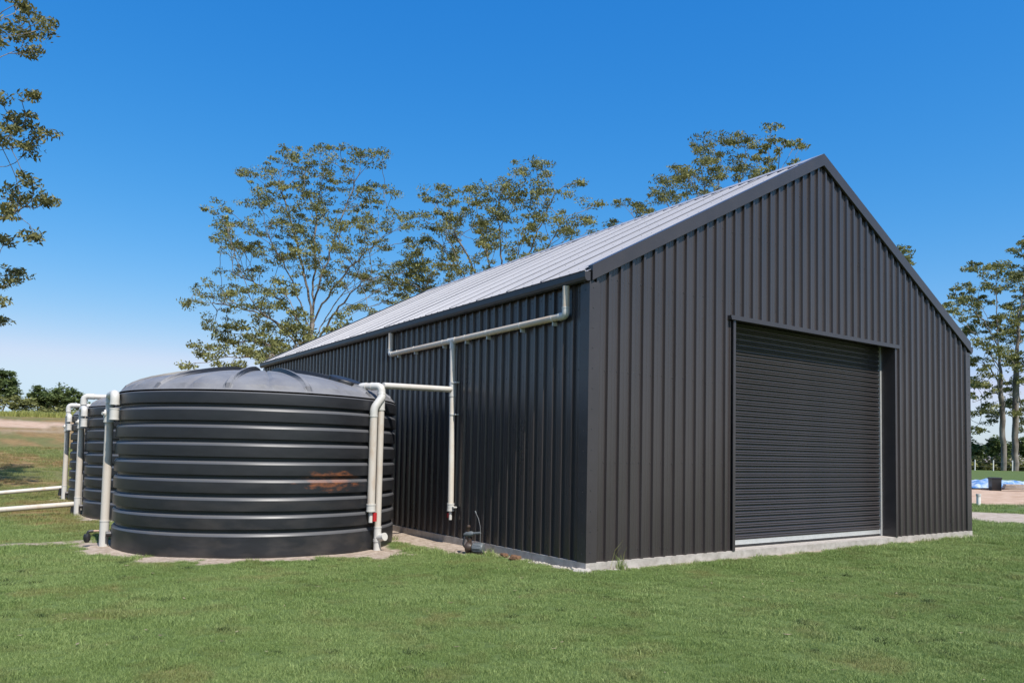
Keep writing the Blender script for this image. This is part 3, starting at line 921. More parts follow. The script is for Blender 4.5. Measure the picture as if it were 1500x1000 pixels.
for i in range(150):
    if i < 90:
        x, y = g.gauss(-.13, .035), g.uniform(-.12, 1.4)
    else:
        x, y = g.uniform(-.1, 1.6), g.gauss(-.10, .03)
    r = g.uniform(.008, .03)
    z_ = float(ground_h(x, y))
    rot = g.uniform(0, 6)
    q = []
    for k in range(5):
        a = rot + k * 2 * PI / 5
        q.append((x + r * math.cos(a) * g.uniform(.7, 1.2), y + r * math.sin(a) * g.uniform(.7, 1.2), z_ - .01))
    q2 = [(p[0] * .7 + x * .3, p[1] * .7 + y * .3, z_ + r * g.uniform(.5, .9)) for p in q]
    rub.add(q + q2, [(k, (k + 1) % 5, 5 + (k + 1) % 5, 5 + k) for k in range(5)] + [(5, 6, 7, 8, 9)])
tag(rub.build('rubble', M['rubble']), 'crumbs of concrete along the foot of the slab corner', 'rubble', kind='stuff')
# spill of concrete at the corner
sp = MB()
ring = []
for k in range(14):
    a = k * 2 * PI / 14
    ring.append((-.10 + .17 * math.cos(a) * g.uniform(.7, 1.2), -.02 + .22 * math.sin(a) * g.uniform(.7, 1.2)))
sp.add([(x, y, GZ - .03) for x, y in ring] + [(x * .75 - .025, y * .75 - .005, GZ + g.uniform(.03, .06)) for x, y in ring],
       [(k, (k + 1) % 14, 14 + (k + 1) % 14, 14 + k) for k in range(14)] + [tuple(range(14, 28))])
tag(sp.build('concrete_spill', M['rubble']), 'rough lump of spilled concrete at the near corner of the slab', 'concrete')

# ------------------------------------------------------------------ grass
def blade_mesh(name, n, spread, hmin, hmax, wid, seed, mat_, lean=.5):
    g = np.random.default_rng(seed)
    c = (g.random((n, 2)) - .5) * spread
    h = hmin + (hmax - hmin) * g.random(n) ** 1.4
    a = g.random(n) * 2 * PI
    w = wid * (.7 + .6 * g.random(n))
    ln = h * lean * (.3 + g.random(n))
    la = g.random(n) * 2 * PI
    z0 = np.full(n, -.008)
    dx, dy = np.cos(a) * w / 2, np.sin(a) * w / 2
    mx, my = np.cos(la) * ln, np.sin(la) * ln
    v = np.stack([np.stack([c[:, 0] - dx, c[:, 1] - dy, z0], 1), np.stack([c[:, 0] + dx, c[:, 1] + dy, z0], 1),
                  np.stack([c[:, 0] + mx * .35 + dx * .8, c[:, 1] + my * .35 + dy * .8, h * .62], 1),
                  np.stack([c[:, 0] + mx, c[:, 1] + my, h], 1),
                  np.stack([c[:, 0] + mx * .35 - dx * .8, c[:, 1] + my * .35 - dy * .8, h * .62], 1)], 1).reshape(-1, 3)
    b = np.arange(n)[:, None] * 5
    f = np.concatenate([b + np.array([[0, 1, 2]]), b + np.array([[0, 2, 4]]), b + np.array([[4, 2, 3]])])
    me = bpy.data.meshes.new(name)
    me.from_pydata(v.tolist(), [], f.tolist())
    t = np.tile(g.random(n), 3)
    at_ = me.attributes.new('tone', 'FLOAT', 'FACE'); at_.data.foreach_set('value', t.astype(np.float32))
    me.materials.append(mat_)
    return bpy.data.objects.new(name, me)

def grass_mat():
    m = leaf_mat('lawn_blade', (.12, .185, .05), (.39, .475, .17), .3)
    n, l = m.node_tree.nodes, m.node_tree.links
    p = n['Principled BSDF']; p.inputs['Roughness'].default_value = .55; p.inputs['Specular IOR Level'].default_value = .35
    src = p.inputs['Base Color'].links[0].from_socket
    geo = n.new('ShaderNodeNewGeometry')
    def noise(s, d=4):
        q = n.new('ShaderNodeTexNoise'); q.inputs['Scale'].default_value = s; q.inputs['Detail'].default_value = d
        l.new(geo.outputs['Position'], q.inputs['Vector']); return q.outputs['Fac']
    def mr(f, a, b, c, d):
        q = n.new('ShaderNodeMapRange'); q.inputs[1].default_value = a; q.inputs[2].default_value = b
        q.inputs[3].default_value = c; q.inputs[4].default_value = d; l.new(f, q.inputs[0]); return q.outputs[0]
    dry = n.new('ShaderNodeMixRGB'); dry.inputs['Color2'].default_value = (.24, .20, .085, 1)
    l.new(mr(noise(2.2), .52, .76, 0, .5), dry.inputs['Fac']); l.new(src, dry.inputs['Color1'])
    dk = n.new('ShaderNodeMixRGB'); dk.blend_type = 'MULTIPLY'; dk.inputs['Color2'].default_value = (.74, .80, .68, 1)
    l.new(mr(noise(.6, 3), .42, .62, 0, .8), dk.inputs['Fac']); l.new(dry.outputs[0], dk.inputs['Color1'])
    ins = n.new('ShaderNodeAttribute'); ins.attribute_type = 'INSTANCER'; ins.attribute_name = 'dryness'
    d2 = n.new('ShaderNodeMixRGB'); d2.inputs['Color2'].default_value = (.30, .20, .09, 1)
    l.new(ins.outputs['Fac'], d2.inputs['Fac']); l.new(dk.outputs[0], d2.inputs['Color1'])
    for s in ('Principled BSDF', 'Translucent BSDF'):
        nd = n.get(s)
        nm = 'Base Color' if s.startswith('P') else 'Color'
        l.new(d2.outputs[0], nd.inputs[nm])
    return m
M['grass'] = grass_mat()
tufts = [blade_mesh('grass_tuft_source', 110, .17, .016, .042, .0032, 20 + k, M['grass'], .8) for k in range(4)]

def scatter(name, pts_, rot, scl, dry, sources):
    me = bpy.data.meshes.new(name)
    me.vertices.add(len(pts_)); me.vertices.foreach_set('co', np.ascontiguousarray(pts_, np.float32).ravel())
    for nm, arr in (('rot', rot), ('scl', scl), ('dryness', dry)):
        a = me.attributes.new(nm, 'FLOAT', 'POINT'); a.data.foreach_set('value', np.ascontiguousarray(arr, np.float32))
    o = bpy.data.objects.new(name, me); COL.objects.link(o)
    ng = bpy.data.node_groups.new(name, 'GeometryNodeTree')
    ng.interface.new_socket(name='Geometry', in_out='INPUT', socket_type='NodeSocketGeometry')
    ng.interface.new_socket(name='Geometry', in_out='OUTPUT', socket_type='NodeSocketGeometry')
    N, Lk = ng.nodes, ng.links
    gi, go_ = N.new('NodeGroupInput'), N.new('NodeGroupOutput')
    m2p = N.new('GeometryNodeMeshToPoints')
    iop = N.new('GeometryNodeInstanceOnPoints'); iop.inputs['Pick Instance'].default_value = True
    jn = N.new('GeometryNodeJoinGeometry')
    for s in sources:
        oi = N.new('GeometryNodeObjectInfo'); oi.inputs['Object'].default_value = s; oi.inputs['As Instance'].default_value = True
        Lk.new(oi.outputs['Geometry'], jn.inputs[0])
    def na(nm):
        q = N.new('GeometryNodeInputNamedAttribute'); q.data_type = 'FLOAT'; q.inputs['Name'].default_value = nm
        return q.outputs['Attribute']
    cx = N.new('ShaderNodeCombineXYZ'); Lk.new(na('rot'), cx.inputs['Z'])
    Lk.new(gi.outputs[0], m2p.inputs['Mesh']); Lk.new(m2p.outputs[0], iop.inputs['Points'])
    Lk.new(jn.outputs[0], iop.inputs['Instance']); Lk.new(cx.outputs[0], iop.inputs['Rotation']); Lk.new(na('scl'), iop.inputs['Scale'])
    Lk.new(iop.outputs[0], go_.inputs[0])
    md = o.modifiers.new('scatter', 'NODES'); md.node_group = ng
    return tag(o, kind='stuff')

def lawn_points():
    g = np.random.default_rng(3)
    out = []
    for (d0, d1, dens, sc_) in ((3.6, 7.5, 240, 1.0), (7.5, 12, 165, 1.15), (12, 18, 70, 1.6), (18, 30, 18, 2.4), (30, 46, 6, 3.4)):
        a0, a1 = math.radians(-14), math.radians(80)
        area = (a1 - a0) / 2 * (d1 ** 2 - d0 ** 2)
        n = int(area * dens)
        d = np.sqrt(g.random(n) * (d1 ** 2 - d0 ** 2) + d0 ** 2)
        a = a0 + g.random(n) * (a1 - a0)
        x, y = CAM.x + d * np.sin(a), CAM.y + d * np.cos(a)
        dirt, track, red, dry = masks(x, y)
        keep = (g.random(n) > np.maximum(dirt * 1.12 - .04, track * 1.15)) 
        keep &= ~((x > -.11) & (x < 11.3) & (y > -.05) & (y < 15.6))
        for cx, cy in TANKS:
            keep &= np.hypot(x - cx, y - cy) > TR + .03
        x, y, dry, dirt = x[keep], y[keep], dry[keep], dirt[keep]
        tall = .95 + .30 * fbm(x, y, .35, 31, 3) + .7 * sstep(.70, .82, vnoise(x, y, .16, 40))
        out.append(np.stack([x, y, ground_h(x, y), g.random(len(x)) * 2 * PI, sc_ * .62 * tall * (.8 + .4 * g.random(len(x))) * (1 - .3 * dirt), dry * (.4 + .6 * g.random(len(x)))], 1))
    return np.concatenate(out)
LP = lawn_points()
scatter('lawn_grass', LP[:, :3], LP[:, 3], LP[:, 4], LP[:, 5], tufts)

# weed tufts growing against the slab
def weed(x, y, n, h, seed, label):
    o = blade_mesh('grass_tuft', n, .16, h * .3, h, .007, seed, M['grass'], .7)
    COL.objects.link(o); o.location = (x, y, float(ground_h(x, y)))
    tag(o, label, 'grass tuft')
    return o
weed(.56, -.14, 70, .24, 61, 'bright green weed tuft on the slab edge near the corner')
st = blade_mesh('grass_stalks', 6, .30, .35, .52, .006, 66, M['tallgrass'], .35)
COL.objects.link(st); st.location = (.50, -.12, float(ground_h(.5, -.12)))
tag(st, 'thin pale seeding grass stalks standing before the gable wall near the corner', 'grass')
weed(-.36, 1.95, 90, .16, 63, 'grass clump between the pump and the slab')
weed(3.6, -.16, 60, .10, 64, 'low weed tuft under the left end of the roller door')
weed(-.75, 4.6, 60, .12, 65, 'grass tuft on the gravel between nearest tank and shed')

M['weed'] = leaf_mat('lawn_weed_leaf', (.035, .055, .016), (.085, .12, .035), .2)
def clumps():
    g = np.random.default_rng(77)
    n = 260
    d = np.sqrt(g.random(n) * (13 ** 2 - 4.2 ** 2) + 4.2 ** 2); a = np.radians(-8 + 84 * g.random(n))
    x, y = CAM.x + d * np.sin(a), CAM.y + d * np.cos(a)
    k = ~((x > -.3) & (y > -.25)) & (np.hypot(x - TANKS[0][0], y - TANKS[0][1]) > TR + .5)
    x, y = x[k], y[k]
    src = [blade_mesh('lawn_clump_source', 46, .13, .012, .034, .006, 90 + q, M['weed'], 1.8) for q in range(3)]
    scatter('lawn_weeds', np.stack([x, y, ground_h(x, y) + .004], 1), g.random(len(x)) * 6.3, .55 + .9 * g.random(len(x)) ** 2, np.zeros(len(x)), src)
clumps()

# fallen leaves and clippings on the lawn
def litter():
    g = np.random.default_rng(8)
    n = 150
    d = np.sqrt(g.random(n) * (12.5 ** 2 - 4 ** 2) + 16); a = np.radians(-6 + 80 * g.random(n))
    x, y = CAM.x + d * np.sin(a), CAM.y + d * np.cos(a)
    k = ~((x > -.2) & (y > -.15)) & (np.hypot(x - TANKS[0][0], y - TANKS[0][1]) > TR + .2)
    x, y = x[k], y[k]; n = len(x)
    z = ground_h(x, y) + .028
    L_ = .012 + .035 * g.random(n) ** 2; w = L_ * .3
    t = g.random(n) * 2 * PI
    c, s = np.cos(t), np.sin(t)
    P_ = lambda u, v, dz: np.stack([x + u * L_ * c - v * w * s, y + u * L_ * s + v * w * c, z + dz], 1)
    up = .012 * g.random(n)
    v = np.stack([P_(-1, 0, up), P_(0, -1, 0), P_(1, 0, up * .6), P_(0, 1, 0 * up)], 1).reshape(-1, 3)
    f = np.arange(n)[:, None] * 4 + np.array([[0, 1, 2, 3]])
    o = obj_np('fallen_leaves', v, f, M['litter'], attrs={'tone': ('FACE', g.random(n))})
    tag(o, kind='stuff')
M['litter'] = leaf_mat('dry_leaf', (.08, .05, .025), (.42, .34, .22), .1)
litter()

# ------------------------------------------------------------------ trees
def leaves_np(centres, n_each, rad, flat, size, seed, tone_bias=None, droop=.6):
    g = np.random.default_rng(seed)
    C_ = np.repeat(np.asarray(centres), n_each, 0)
    n = len(C_)
    q = g.normal(size=(n, 3)); q /= np.linalg.norm(q, axis=1)[:, None]
    q *= (g.random(n) ** .45)[:, None]
    rr = np.repeat(rad * (.6 + .8 * g.random(len(centres))), n_each)
    pos = C_ + q * np.stack([rr, rr, rr * flat], 1)
    L_ = size * (.6 + .8 * g.random(n))
    w = L_ * .36
    az = g.random(n) * 2 * PI
    el = -droop + 1.1 * (g.random(n) - .5)
    d = np.stack([np.cos(az) * np.cos(el), np.sin(az) * np.cos(el), np.sin(el)], 1)
    ref = g.normal(size=(n, 3)); s = np.cross(d, ref); s /= np.linalg.norm(s, axis=1)[:, None]
    v = np.stack([pos - d * L_[:, None] * .5, pos + s * w[:, None] * .5, pos + d * L_[:, None] * .5, pos - s * w[:, None] * .5], 1).reshape(-1, 3)
    f = np.arange(n)[:, None] * 4 + np.array([[0, 1, 2, 3]])
    clump = np.repeat(g.random(len(centres)), n_each)
    tone = np.clip(.62 * clump + .50 * g.random(n) - .06, 0, 1)
    return v, f, tone

def grow(trunk, attract, step, kill, seed, maxit=160, grav=.10, limbs=10):
    """space colonisation: nodes, parents"""
    g = np.random.default_rng(seed)
    nodes = [np.array(p, float) for p in trunk]; par = [i - 1 for i in range(len(trunk))]
    Aa = np.array(attract, float)
    alive = np.ones(len(Aa), bool)
    n_tr = len(trunk)
    start = max(0, int(n_tr * .55))
    # main limbs: rise steeply from the upper trunk and fan out towards groups of foliage
    cent = Aa[g.choice(len(Aa), min(limbs, len(Aa)), replace=False)]
    for _ in range(8):
        lab = np.linalg.norm(Aa[:, None] - cent[None], axis=2).argmin(1)
        cent = np.array([Aa[lab == q].mean(0) if (lab == q).any() else cent[q] for q in range(len(cent))])
    low = cent[:, 2].argsort()
    for rank, q in enumerate(low):
        j = int(n_tr * (.58 + .40 * rank / max(1, len(low) - 1))) - 1
        E_ = cent[q] - np.array([0, 0, .03]) * np.linalg.norm(cent[q] - nodes[j])
        while j > start and nodes[j][2] > E_[2] - .45 * np.linalg.norm((E_ - nodes[j])[:2]): j -= 1
        S_ = np.array(nodes[j]); l_ = np.linalg.norm(E_ - S_)
        if l_ < step * 2: continue
        Cc = S_ + np.array([0, 0, .42 * l_]) + (E_ - S_) * np.array([.30, .30, 0])
        k_ = max(3, int(l_ * 1.1 / step)); last = j
        for t in range(1, k_ + 1):
            u = t / k_
            nodes.append(S_ * (1 - u) ** 2 + Cc * 2 * u * (1 - u) + E_ * u * u + g.normal(size=3) * step * .10)
            par.append(last); last = len(nodes) - 1
    N = np.array(nodes)
    for it in range(maxit):
        idx = np.where(alive)[0]
        if not len(idx): break
        D = np.linalg.norm(Aa[idx][:, None] - N[None], axis=2)
        D[:, :start] += 1e3
        # limbs prefer to leave from below and inside
        dh = np.linalg.norm(Aa[idx][:, None, :2] - N[None, :, :2], axis=2)
        Dp = D + 1.4 * np.maximum(N[None, :, 2] - (Aa[idx][:, None, 2] - .55 * dh), 0)
        near = Dp.argmin(1)
        new = []
        for j in np.unique(near):
            sel = idx[near == j]
            dv = Aa[sel] - N[j]
            dist = np.linalg.norm(dv, axis=1)[:, None]
            v = (dv / np.maximum(dist, 1e-6)).mean(0)
            v += g.normal(size=3) * .16
            if par[j] >= 0:
                b = N[j] - N[par[j]]; b /= max(np.linalg.norm(b), 1e-6); v = v + b * .35
            v[2] += grav
            v /= max(np.linalg.norm(v), 1e-6)
            new.append((j, N[j] + v * step))
        okn = 0
        for j, p in new:
            if np.linalg.norm(N - p, axis=1).min() < step * .55:      # doubling back: give that bunch up
                sel = idx[near == j]; alive[sel[np.linalg.norm(Aa[sel] - N[j], axis=1) < kill * 2.2]] = False
                if len(sel): alive[sel[0]] = False
                continue
            nodes.append(p); par.append(j); okn += 1
        N = np.array(nodes)
        if okn:
            dn = np.linalg.norm(Aa[:, None] - N[None, -okn:], axis=2).min(1)
            alive &= dn > kill
    return N, np.array(par)

def skeleton_mesh(N, par, r_tip, r_base, trunk_n, sides=6):
    n = len(N)
    kids = [[] for _ in range(n)]
    for i, p in enumerate(par):
        if p >= 0: kids[p].append(i)
    rad = np.zeros(n)
    ex = 2.25
    for i in range(n - 1, -1, -1):
        rad[i] = (sum(rad[k] ** ex for k in kids[i])) ** (1 / ex) if kids[i] else r_tip
    sc_ = r_base / rad[0]
    # keep twigs thin but let the trunk reach its measured width
    t = (rad - r_tip) / max(rad[0] - r_tip, 1e-6)
    rad = r_tip + (r_base - r_tip) * t ** 1.45
    mb_v, mb_f = [], []
    for i, p in enumerate(par):
        if p < 0: continue
        a, b = N[p], N[i]
        d = b - a; l = np.linalg.norm(d)
        if l < 1e-6: continue
        d = d / l
        ref = np.array([1., 0, 0]) if abs(d[0]) < .8 else np.array([0, 1., 0])
        s = np.cross(d, ref); s /= np.linalg.norm(s); u = np.cross(s, d)
        r0 = min(rad[p], rad[i] * 1.35); r1 = rad[i]
        k = sides if r1 > .06 else 4
        o = len(mb_v)
        for c, r in ((a - d * r0 * .2, r0), (b + d * r1 * .2, r1)):
            for q in range(k):
                an = 2 * PI * q / k
                mb_v.append(c + (s * math.cos(an) + u * math.sin(an)) * r)
        for q in range(k):
            q2 = (q + 1) % k
            mb_f.append((o + q, o + q2, o + k + q2, o + k + q))
    return np.array(mb_v), np.array(mb_f)

def tree(name, label, D, base_px, trunk_px, blobs, trunk_r, seed, leaf_size, n_leaf, clump, dens, depth, group='gum trees behind the shed',
         bark='bark', leaf='leaf', kill=.75, step=.5, flat=.42, r_tip=.020):
    g = np.random.default_rng(seed)
    ppm = FPX / D
    b = at(base_px[0], base_px[1], D)
    zb = float(ground_h(b.x, b.y))
    root = empty(name, (b.x, b.y, zb), label, 'tree', group)
    base = np.array([b.x, b.y, zb])
    tr = [base - np.array([0, 0, .3])]
    prev = base
    for q in trunk_px:
        p = at(q[0], q[1], D); p = np.array(p)
        seg = np.linalg.norm(p - prev); k = max(2, int(seg / .8))
        for j in range(1, k + 1):
            tr.append(prev + (p - prev) * j / k + g.normal(size=3) * .05)
        prev = p
    att = []
    for (cx, cy, rx, ry) in blobs:
        rx, ry = rx * 1.06, ry * 1.45
        n = max(3, int(round(rx * ry / (ppm * ppm) * dens * 2.2 * PI)))
        off = g.normal() * depth
        for _ in range(n):
            a = g.random() * 2 * PI; r = math.sqrt(g.random())
            dd = D + off + g.normal() * depth * .45
            att.append(np.array(at(cx + rx * r * math.cos(a), cy + ry * r * math.sin(a), dd)))
    att = np.array(att)
    N, par = grow(tr, att, step, kill, seed)
    v, f = skeleton_mesh(N - base, par, r_tip, trunk_r, len(tr))
    # faces with 4 and 6 sided tubes are all quads
    obj_np('trunk', v, f, M[bark], root)
    # foliage sits on the attractors and on the outer twigs
    tips = [i for i in range(len(N)) if i not in set(par.tolist()) and i > len(tr)]
    cen = np.concatenate([att, N[tips]]) if tips else att
    lv, lf, tone = leaves_np(cen - base, n_leaf, clump, flat, leaf_size, seed + 5)
    obj_np('crown', lv, lf, M[leaf], root, attrs={'tone': ('FACE', tone)})
    return root

T1 = [(440, 230, 40, 14), (500, 222, 32, 10), (540, 234, 32, 10), (395, 254, 42, 13), (470, 258, 50, 16), (318, 303, 18, 8), (345, 328, 32, 14),
      (415, 295, 50, 20), (505, 288, 45, 18), (562, 283, 22, 12), (318, 424, 30, 12), (285, 440, 22, 7), (352, 385, 40, 22), (400, 352, 48, 24),
      (460, 330, 40, 26), (520, 340, 48, 22), (572, 322, 28, 14), (590, 368, 28, 14), (545, 390, 40, 18), (485, 400, 35, 18), (372, 440, 38, 16),
      (326, 470, 30, 12), (405, 462, 34, 18), (565, 425, 36, 14), (520, 462, 32, 12), (602, 405, 26, 16), (330, 350, 20, 10), (375, 290, 30, 12), (440, 380, 30, 20)]
tree('gum_tree', 'tall open gum tree with pale forked trunk rising behind the far shed roof', 60, (453, 640), [(455, 560), (456, 490), (458, 445)],
     T1, .34, 101, .22, 50, .56, 1.15, 3.0)
T1b = [(300, 512, 26, 9), (342, 522, 40, 12), (385, 505, 30, 16), (275, 530, 14, 6), (350, 490, 34, 14), (400, 520, 26, 14), (430, 470, 22, 18), (415, 430, 22, 16), (440, 500, 26, 16), (470, 505, 26, 10), (505, 480, 26, 10)]
tree('gum_tree', 'lower slender gum tree with reddish trunk left of the tall pale forked one', 54, (428, 630), [(430, 560), (433, 500), (437, 455)],
     T1b, .18, 131, .27, 40, .58, 1.5, 2.0, bark='bark_dark')
T2 = [(772, 240, 34, 6), (800, 257, 12, 6), (758, 255, 20, 6), (690, 284, 58, 10), (640, 285, 28, 8), (762, 274, 44, 10), (802, 285, 30, 11), (842, 270, 14, 6),
      (866, 295, 20, 6), (632, 320, 34, 12), (702, 308, 40, 14), (762, 310, 40, 15), (820, 325, 42, 12), (846, 340, 28, 13), (640, 362, 34, 16), (702, 350, 40, 16),
      (762, 358, 44, 16), (680, 392, 45, 15), (622, 388, 34, 12), (602, 425, 34, 15), (640, 425, 40, 12), (582, 400, 24, 15), (782, 385, 30, 10), (592, 450, 24, 8), (680, 330, 40, 14)]
tree('gum_tree', 'broad gum tree with layered olive crown behind the middle of the shed roof', 57, (732, 640), [(734, 580), (736, 500), (738, 460)],
     T2, .30, 103, .22, 60, .56, 1.2, 2.6)
T3 = [(1060, 203, 40, 7), (1030, 224, 24, 11), (1090, 210, 24, 8), (1076, 235, 34, 12), (1030, 250, 34, 12), (1000, 260, 34, 11), (975, 274, 24, 10), (958, 288, 14, 7),
      (1002, 285, 30, 10), (1080, 255, 34, 10), (918, 304, 24, 8), (946, 312, 14, 6), (896, 325, 12, 6), (1060, 282, 30, 10), (1040, 320, 40, 14), (1000, 340, 40, 14)]
tree('gum_tree', 'gum tree with dense flat topped crown rising over the right part of the roof', 62, (1048, 650), [(1048, 580), (1046, 470), (1042, 400)],
     T3, .28, 107, .22, 68, .56, 1.3, 2.2)
T3b = [(1130, 190, 11, 8), (1140, 210, 20, 7), (1124, 230, 14, 12), (1166, 212, 20, 6), (1166, 240, 12, 5), (1120, 260, 20, 14), (1130, 300, 30, 20), (1150, 250, 14, 8)]
tree('gum_tree', 'thin wispy gum tree top showing just left of the roof peak', 66, (1130, 655), [(1128, 560), (1126, 440), (1126, 340), (1126, 290)],
     T3b, .22, 109, .33, 28, .48, 1.3, 1.6)
T5 = [(1326, 366, 12, 4), (1318, 378, 12, 5), (1330, 384, 6, 3), (1320, 420, 24, 12), (1310, 460, 30, 16), (1345, 500, 30, 16)]
tree('gum_tree', 'gum tree of which only a small leafy tip shows above the right roof slope', 66, (1326, 660), [(1326, 560), (1324, 470), (1322, 420)],
     T5, .24, 113, .34, 40, .5, 1.3, 1.2)
T4a = [(1462, 385, 20, 7), (1440, 393, 24, 8), (1468, 410, 30, 11), (1415, 420, 20, 6), (1440, 425, 24, 8), (1402, 440, 24, 6), (1430, 445, 24, 10), (1395, 460, 24, 9),
       (1442, 470, 24, 12), (1410, 490, 20, 10), (1452, 500, 24, 10), (1430, 530, 24, 10), (1420, 570, 14, 10), (1442, 560, 24, 10), (1450, 590, 14, 7), (1425, 600, 16, 7), (1456, 612, 20, 8), (1480, 598, 14, 8), (1440, 632, 14, 5)]
tree('gum_tree', 'gum tree with brown and white trunk beyond the shed, the left one of two', 84, (1470, 698), [(1469, 640), (1467, 580), (1464, 520), (1462, 480)],
     T4a, .30, 127, .34, 56, .66, .75, 2.6, group='gum trees right of the shed', kill=1.0, step=.7)
T4b = [(1496, 368, 20, 9), (1502, 400, 24, 11), (1490, 440, 24, 11), (1502, 480, 24, 16), (1482, 525, 22, 12), (1506, 540, 20, 16), (1492, 590, 24, 10), (1530, 430, 30, 20), (1540, 500, 30, 20),
       (1526, 350, 24, 12), (1480, 460, 20, 10), (1475, 560, 22, 10), (1502, 622, 14, 8), (1478, 490, 18, 10)]
tree('gum_tree', 'taller gum tree with white trunk at the right edge, beside the brown trunked one', 85, (1487, 698), [(1487, 640), (1488, 560), (1492, 480), (1496, 440)],
     T4b, .34, 129, .34, 56, .66, .75, 2.6, group='gum trees right of the shed', kill=1.0, step=.7)
T0 = [(18, 14, 28, 10), (52, 44, 32, 12), (14, 50, 24, 12), (32, 74, 24, 8), (4, 140, 10, 10), (48, 144, 10, 6), (18, 172, 28, 12), (60, 190, 22, 9), (14, 204, 28, 12),
      (52, 220, 24, 8), (36, 260, 20, 10), (62, 286, 17, 12), (18, 288, 28, 12), (12, 318, 14, 8), (48, 350, 10, 4), (2, 354, 10, 8), (24, 398, 26, 7), (6, 412, 16, 5),
      (-2, 444, 8, 4), (2, 467, 6, 3), (-60, 40, 60, 36), (-80, 140, 60, 40), (-70, 240, 50, 36), (-60, 330, 40, 26), (-130, 100, 60, 50), (-60, 400, 40, 20), (-140, 200, 60, 50), (-150, 300, 60, 40), (-60, -40, 60, 40)]
tree('gum_tree', 'near gum tree whose leafy branches reach in at the upper left edge', 23, (-175, 740), [(-170, 620), (-150, 480), (-140, 380), (-130, 320)],
     T0, .26, 117, .15, 40, .30, 5.0, .8, group='gum trees at the left edge', leaf='leaf_near', kill=.36, step=.26, flat=.42, r_tip=.010)

# ------------------------------------------------------------------ shrubs and hedges
def shrub(name, label, D, blobs, base_py, seed, leaf_size, dens, cat='shrub', group=None, leaf='leaf_dark', n_leaf=46, clump=.5):
    g = np.random.default_rng(seed)
    cx = sum(b_[0] for b_ in blobs) / len(blobs)
    b = at(cx, base_py, D); zb = float(ground_h(b.x, b.y))
    root = empty(name, (b.x, b.y, zb), label, cat, group)
    base = np.array([b.x, b.y, zb]); ppm = FPX / D
    fw = np.array([math.sin(YAW), math.cos(YAW), 0])
    cen = []
    for (x, y, rx, ry) in blobs:
        n = max(10, int(rx * ry / ppm ** 2 * dens * 6 * PI))
        c = np.array(at(x, y, D)) 
        rt = np.array(_r); up = np.array((0, 0, 1.))
        for _ in range(n):
            q = g.normal(size=3); q /= np.linalg.norm(q); q *= g.random() ** .30
            cen.append(c + rt * q[0] * rx / ppm + up * q[1] * ry / ppm + fw * q[2] * (rx / ppm) * .8)
    cen = np.array(cen)
    cen[:, 2] = np.maximum(cen[:, 2], zb + .15)
    lv, lf, tone = leaves_np(cen - base, n_leaf, clump, .8, leaf_size, seed, droop=.1)
    obj_np('crown', lv, lf, M[leaf], root, attrs={'tone': ('FACE', tone)})
    stem = MB()
    for k in range(4):
        q = cen[g.integers(len(cen))] - base
        stem.tube([(0, 0, -.2), tuple(q * .5 + g.normal(size=3) * .1), tuple(q)], [.10, .06, .02], 5)
    stem.build('trunk', M['bark_dark'], root)
    return root
SG = 'dark shrubs on the left skyline'
shrub('shrub', 'dark shrubby tree cut by the left edge of the photo', 74, [(2, 560, 24, 18), (14, 575, 16, 13), (-20, 558, 26, 22)], 592, 201, .34, 1.5, group=SG, clump=.42)
shrub('shrub', 'small pointed dark shrub between two rounder ones on the skyline', 76, [(57, 574, 8, 11), (55, 586, 16, 12), (68, 588, 14, 11)], 602, 202, .30, 1.8, group=SG, clump=.40)
shrub('shrub', 'round topped dark green shrub left of the white pipes', 77, [(92, 579, 22, 14), (108, 588, 18, 13), (80, 590, 20, 13)], 606, 203, .30, 1.8, group=SG, clump=.40)
shrub('shrub', 'low grey green bushes under the shrubs on the left skyline', 72, [(8, 590, 28, 9), (38, 594, 20, 8), (72, 601, 26, 7), (108, 605, 20, 6), (-30, 588, 24, 10)], 604, 204, .28, 1.6, group=SG, leaf='leaf', clump=.40)
RG = 'bushes beyond the field on the right'
shrub('shrub', 'bright green bush beside the right shed wall, beyond the field', 90, [(1408, 660, 26, 20), (1428, 664, 16, 18)], 692, 211, .38, 1.3, group=RG, clump=.5)
shrub('shrub', 'dark rounded bush behind the brown tree trunk', 92, [(1455, 654, 14, 14), (1466, 660, 16, 16), (1510, 655, 24, 18)], 690, 212, .38, 1.4, group=RG, clump=.5)
shrub('hedge', 'low tangled hedge running along the far side of the right field', 87, [(1400, 682, 24, 12), (1430, 680, 22, 12), (1460, 682, 22, 12), (1490, 684, 20, 12), (1525, 682, 24, 13)], 692, 213, .36, 1.5, cat='hedge', leaf='leaf', clump=.5)

def tall_grass():
    g = np.random.default_rng(44)
    n = 26000
    px = -90 + 230 * g.random(n); D = 67 + 6 * g.random(n) ** 1.0
    fw0 = (px - 750) / FPX
    x = CAM.x + D * (_f.x + _r.x * fw0); y = CAM.y + D * (_f.y + _r.y * fw0)
    z = ground_h(x, y)
    h = (.20 + .50 * g.random(n)) * (.55 + .9 * fbm(x, y, 2.2, 3, 3)); w = .05 + .05 * g.random(n)
    a = g.random(n) * 2 * PI
    ln = .35 * h * g.random(n); la = g.random(n) * 2 * PI
    v = np.stack([np.stack([x - np.cos(a) * w, y - np.sin(a) * w, z], 1), np.stack([x + np.cos(a) * w, y + np.sin(a) * w, z], 1),
                  np.stack([x + np.cos(la) * ln, y + np.sin(la) * ln, z + h], 1)], 1).reshape(-1, 3)
    f = np.arange(n)[:, None] * 3 + np.array([[0, 1, 2]])
    tag(obj_np('tall_grass', v, f, M['tallgrass'], attrs={'tone': ('FACE', g.random(n))}), kind='stuff')
tall_grass()

